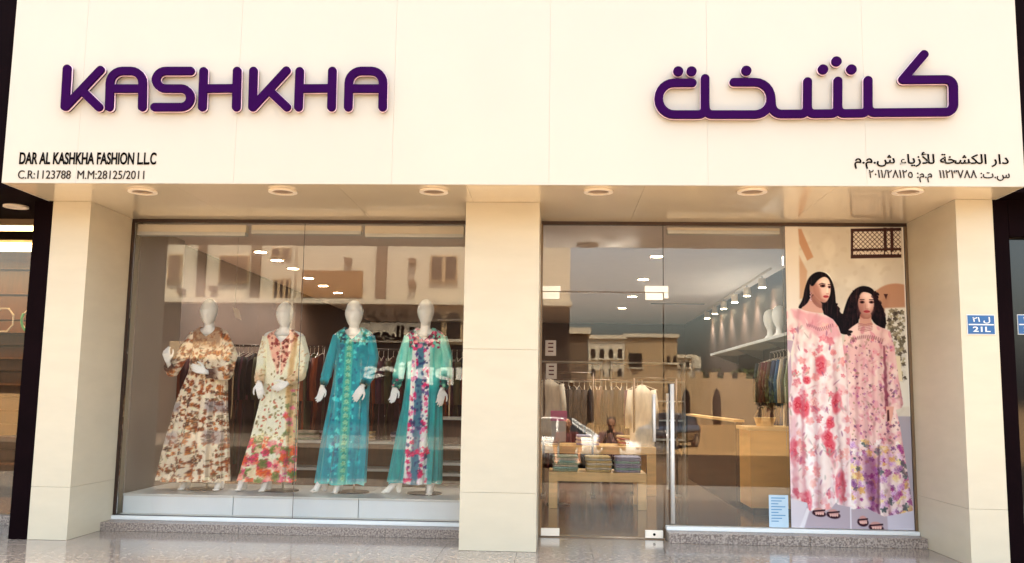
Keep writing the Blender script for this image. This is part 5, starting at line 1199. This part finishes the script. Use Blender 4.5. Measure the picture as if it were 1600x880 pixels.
# cars
def car(label, m, loc, rot, L_=4.5, H_=1.45, suv=False, far=False):
    t = thing('parked_car', label, 'car', (0, 0, 0), 'cars parked across the street')
    hw = 0.88; n = 26; g = G(); rings = []
    for x in np.linspace(-L_/2, L_/2, n):
        u = (x+L_/2)/L_; belt = 0.92+(0.12 if suv else 0)-0.22*max(0, (u-0.72)/0.28)**1.5-0.06*max(0, (0.1-u)/0.1); e = min(u, 1-u)
        w_ = hw*(0.80+0.20*min(1, e/0.09)**0.5); zb = 0.24+0.10*max(0, 1-e/0.05)
        rings.append([(x, s_*w_*k_, z) for s_, k_, z in ((-1, 0.86, zb), (-1, 1.0, zb+0.16), (-1, 1.02, belt*0.62+0.1), (-1, 0.95, belt-0.02), (-1, 0.80, belt+0.03), (1, 0.80, belt+0.03), (1, 0.95, belt-0.02), (1, 1.02, belt*0.62+0.1), (1, 1.0, zb+0.16), (1, 0.86, zb))])
    g.loft(rings); part('body', g, m, t, smooth=True)
    st = [(-L_*0.42 if suv else -L_*0.36, 0.93, 0.0), (-L_*0.38 if suv else -L_*0.24, H_-0.05, 0.86), (-L_*0.1, H_, 0.9), (L_*0.03, H_-0.03, 0.88), (L_*0.2, 0.95, 0.1)]
    gl = G(); ro = G()
    prof = [(st[0][0], 0.90, 0.80), (st[1][0], H_-0.06, 0.62), (st[2][0], H_-0.01, 0.62), (st[3][0], H_-0.04, 0.62), (st[4][0], 0.88, 0.80)]
    gl.loft([[(x, -w_*hw/0.88, z), (x, w_*hw/0.88, z), (x, 0.84, 0.85), (x, -0.84, 0.85)] for x, z, w_ in prof]); part('windows', gl, 'car_glass', t)
    ro.loft([[(x, -w_-0.015, z-0.03), (x, -w_*0.9, z+0.02), (x, w_*0.9, z+0.02), (x, w_+0.015, z-0.03)] for x, z, w_ in prof[1:4]]); part('roof', ro, m, t, smooth=True)
    for x, zz in ((prof[1][0], 0), (-0.15, 1), (prof[3][0], 2)):
        g = G()
        for s_ in (-1, 1):
            top = (x, s_*0.63, H_-0.05); bot = (x+(-0.45 if zz == 0 and not suv else 0.75 if zz == 2 else 0), s_*0.83, 0.92); g.tube([top, bot], 0.035, 6)
        part('pillar', g, m, t)
    for x in (-L_*0.29, L_*0.31):
        for s_ in (-1, 1):
            g = G(); g.cyl((x, s_*0.70-(0.0), 0.33), 0.33, 0.21*s_, 22, axis='y'); w_ = part('wheel', g, 'tyre', t)
            g = G(); g.cyl((x, s_*0.915, 0.33), 0.21, 0.012*s_, 16, axis='y'); part('rim', g, 'metal', w_)
    for s_ in (-1, 1):
        g = G(); g.ball((L_/2-0.10, s_*0.62, 0.66), (0.10, 0.18, 0.07)); part('headlight', g, 'headlight', t, smooth=True)
        g = G(); g.ball((-L_/2+0.06, s_*0.68, 0.76), (0.07, 0.14, 0.09)); part('tail_light', g, 'tail', t, smooth=True)
    t.location = loc; t.rotation_euler = (0, 0, rot); return t
wc = mir(930, 720, 20.3)
car('white saloon car parked behind the two photographers, mirrored in the door', 'car_white', (wc[0]-0.9, wc[1], -0.8), 0.12)
bc = mir(1062, 680, 37)
car('black estate car mirrored beside the long door handle', 'car_black', (bc[0]-0.5, bc[1], -1.02), 2.05, 4.6, 1.6, True)
# shops' forecourt across the street
g = G(); g.box(xl-3, xr+6, YO-0.29, -27.0, -1.02, -0.66); struct('far_pavement', g, 'paving')

# two people by the camera, seen mirrored in the door
def person(label, loc, rot, shirt, phone, H_=1.70, hands_up=True):
    t = thing('person', label, 'person', (0, 0, 0)); k = H_/1.72
    S = lambda *p: Vector(p)*k
    g = G(); g.loft([[(r_*math.cos(a)*k, (0.012+r_*1.22*math.sin(a)+(0.012 if abs(math.cos(a)) < 0.25 and math.sin(a) > 0 and 1.55 < z < 1.60 else 0))*k, z*k) for a in np.linspace(0, 2*math.pi, 24, endpoint=False)] for z, r_ in ((1.475, .030), (1.49, .045), (1.52, .058), (1.56, .068), (1.60, .074), (1.64, .077), (1.67, .072), (1.70, .052), (1.715, .02))])
    for s_ in (-1, 1): g.ball(S(s_*0.078, 0.0, 1.59), (0.012, 0.02, 0.032), 8, 6)
    g.cap(S(0, 0.09, 1.60), 0.010, S(0, 0.112, 1.565), 0.014); g.ball(S(0, 0.088, 1.525), (0.024, 0.012, 0.008), 8, 6)
    g.cap(S(0, -0.01, 1.50), 0.050, S(0, -0.01, 1.40), 0.056); g.ball(S(0, 0, 1.2), (0.15, 0.10, 0.22)); g.ball(S(0, 0, 0.95), (0.15, 0.10, 0.13)); g.ball(S(0, 0, 1.06), (0.13, 0.09, 0.14))
    for s_ in (-1, 1):
        sh, el, wr = S(s_*0.18, 0, 1.39), S(s_*0.24, 0.10, 1.13), (S(s_*0.075, 0.33, 1.36) if hands_up else S(s_*0.22, 0.22, 0.95))
        g.cap(S(0, 0, 1.40), 0.05, sh, 0.05); g.cap(sh, 0.048, el, 0.038); g.cap(el, 0.038, wr, 0.026)
        d = (Vector((-s_*0.45, 0.25, 0.9)) if hands_up else Vector((0, 0.5, -0.8))); hand_prims(g, wr, d, (0, -0.6, 0.6) if hands_up else (-s_, .2, 0), 0.9, 1.0, 1)
        hp, kn, an = S(s_*0.09, 0, 0.92), S(s_*0.115, 0.02, 0.50), S(s_*0.13, -0.01, 0.09)
        g.cap(hp, 0.085, kn, 0.055); g.cap(kn, 0.054, an, 0.036); g.cap(an, 0.036, S(s_*0.14, 0.14, 0.035), 0.03)
    remeshed('body', g, 'skin', 0.007, t, 2)
    g = G(); g.ball(S(0, 0, 1.2), (0.175, 0.120, 0.24), 18, 12); g.ball(S(0, 0, 1.0), (0.165, 0.125, 0.13), 18, 12); g.cap(S(-0.15, 0, 1.385), 0.065, S(0.15, 0, 1.385), 0.065); g.cap(S(0, 0, 1.1), 0.14, S(0, 0, 1.0), 0.145)
    for s_ in (-1, 1): g.cap(S(s_*0.18, 0, 1.385), 0.066, S(s_*0.235, 0.08, 1.18), 0.056)
    remeshed('shirt', g, shirt, 0.012, t, 3)
    g = G(); g.ball(S(0, 0, 0.93), (0.165, 0.12, 0.10), 16, 10)
    for s_ in (-1, 1): g.cap(S(s_*0.09, 0, 0.88), 0.095, S(s_*0.115, 0.02, 0.50), 0.072); g.cap(S(s_*0.115, 0.02, 0.50), 0.072, S(s_*0.13, -0.01, 0.10), 0.062)
    remeshed('trousers', g, 'trousers', 0.012, t, 3)
    g = G(); g.loft([[(r_*math.cos(a)*k, (-0.008+r_*1.18*math.sin(a)-max(0, math.sin(a))*dd)*k, z*k) for a in np.linspace(0, 2*math.pi, 24, endpoint=False)] for z, r_, dd in ((1.53, .070, .09), (1.58, .082, .08), (1.64, .088, .03), (1.68, .085, .01), (1.71, .066, 0), (1.732, .03, 0))]); part('hair', g, 'hair_dark', t, smooth=True)
    for s_ in (-1, 1):
        g = G(); g.ball(S(s_*0.030, 0.088, 1.600), (0.012, 0.008, 0.007), 10, 6); part('eye', g, 'ink', t, smooth=True)
        g = G(); g.loft([[(s_*0.135*k+w_*math.cos(a), y_+l_*math.sin(a), z) for a in np.linspace(0, 2*math.pi, 16, endpoint=False)] for z, w_, l_, y_ in ((0.0, .045, .13, .05), (0.03, .05, .135, .05), (0.06, .045, .11, .03), (0.09, .040, .05, -.02))]); part('shoe', g, 'shoe', t, smooth=True)
    t.location = loc; t.rotation_euler = (0, 0, rot)
    if phone:
        c_ = Vector(loc)+Matrix.Rotation(rot, 3, 'Z') @ S(0, 0.37, 1.46)
        ph = thing('phone', 'dark phone held up in both hands by the person in the checked shirt', 'phone', tuple(c_))
        g = G(); g.box(c_[0]-0.075, c_[0]+0.075, c_[1]-0.004, c_[1]+0.004, c_[2]-0.037, c_[2]+0.037); part('case', g, 'black_base', ph, bev=0.003)
        g = G(); g.cyl((c_[0]+0.055, c_[1]+0.0045, c_[2]+0.018), 0.009, 0.002, 12, axis='y'); part('lens', g, 'car_glass', ph)
    return t
YP_ = 2*GL+8.35
pa = mir(886, 760, YP_); pb = mir(955, 760, YP_)
person('person in a dark red shirt and dark trousers, mirrored left in the door glass', (pa[0], pa[1], -0.8), 0.0, 'shirt_red', False, 1.66, False)
person('person in a checked shirt holding up a phone, mirrored in the door glass', (pb[0], pb[1], -0.8), 0.08, 'shirt_check', True, 1.68)
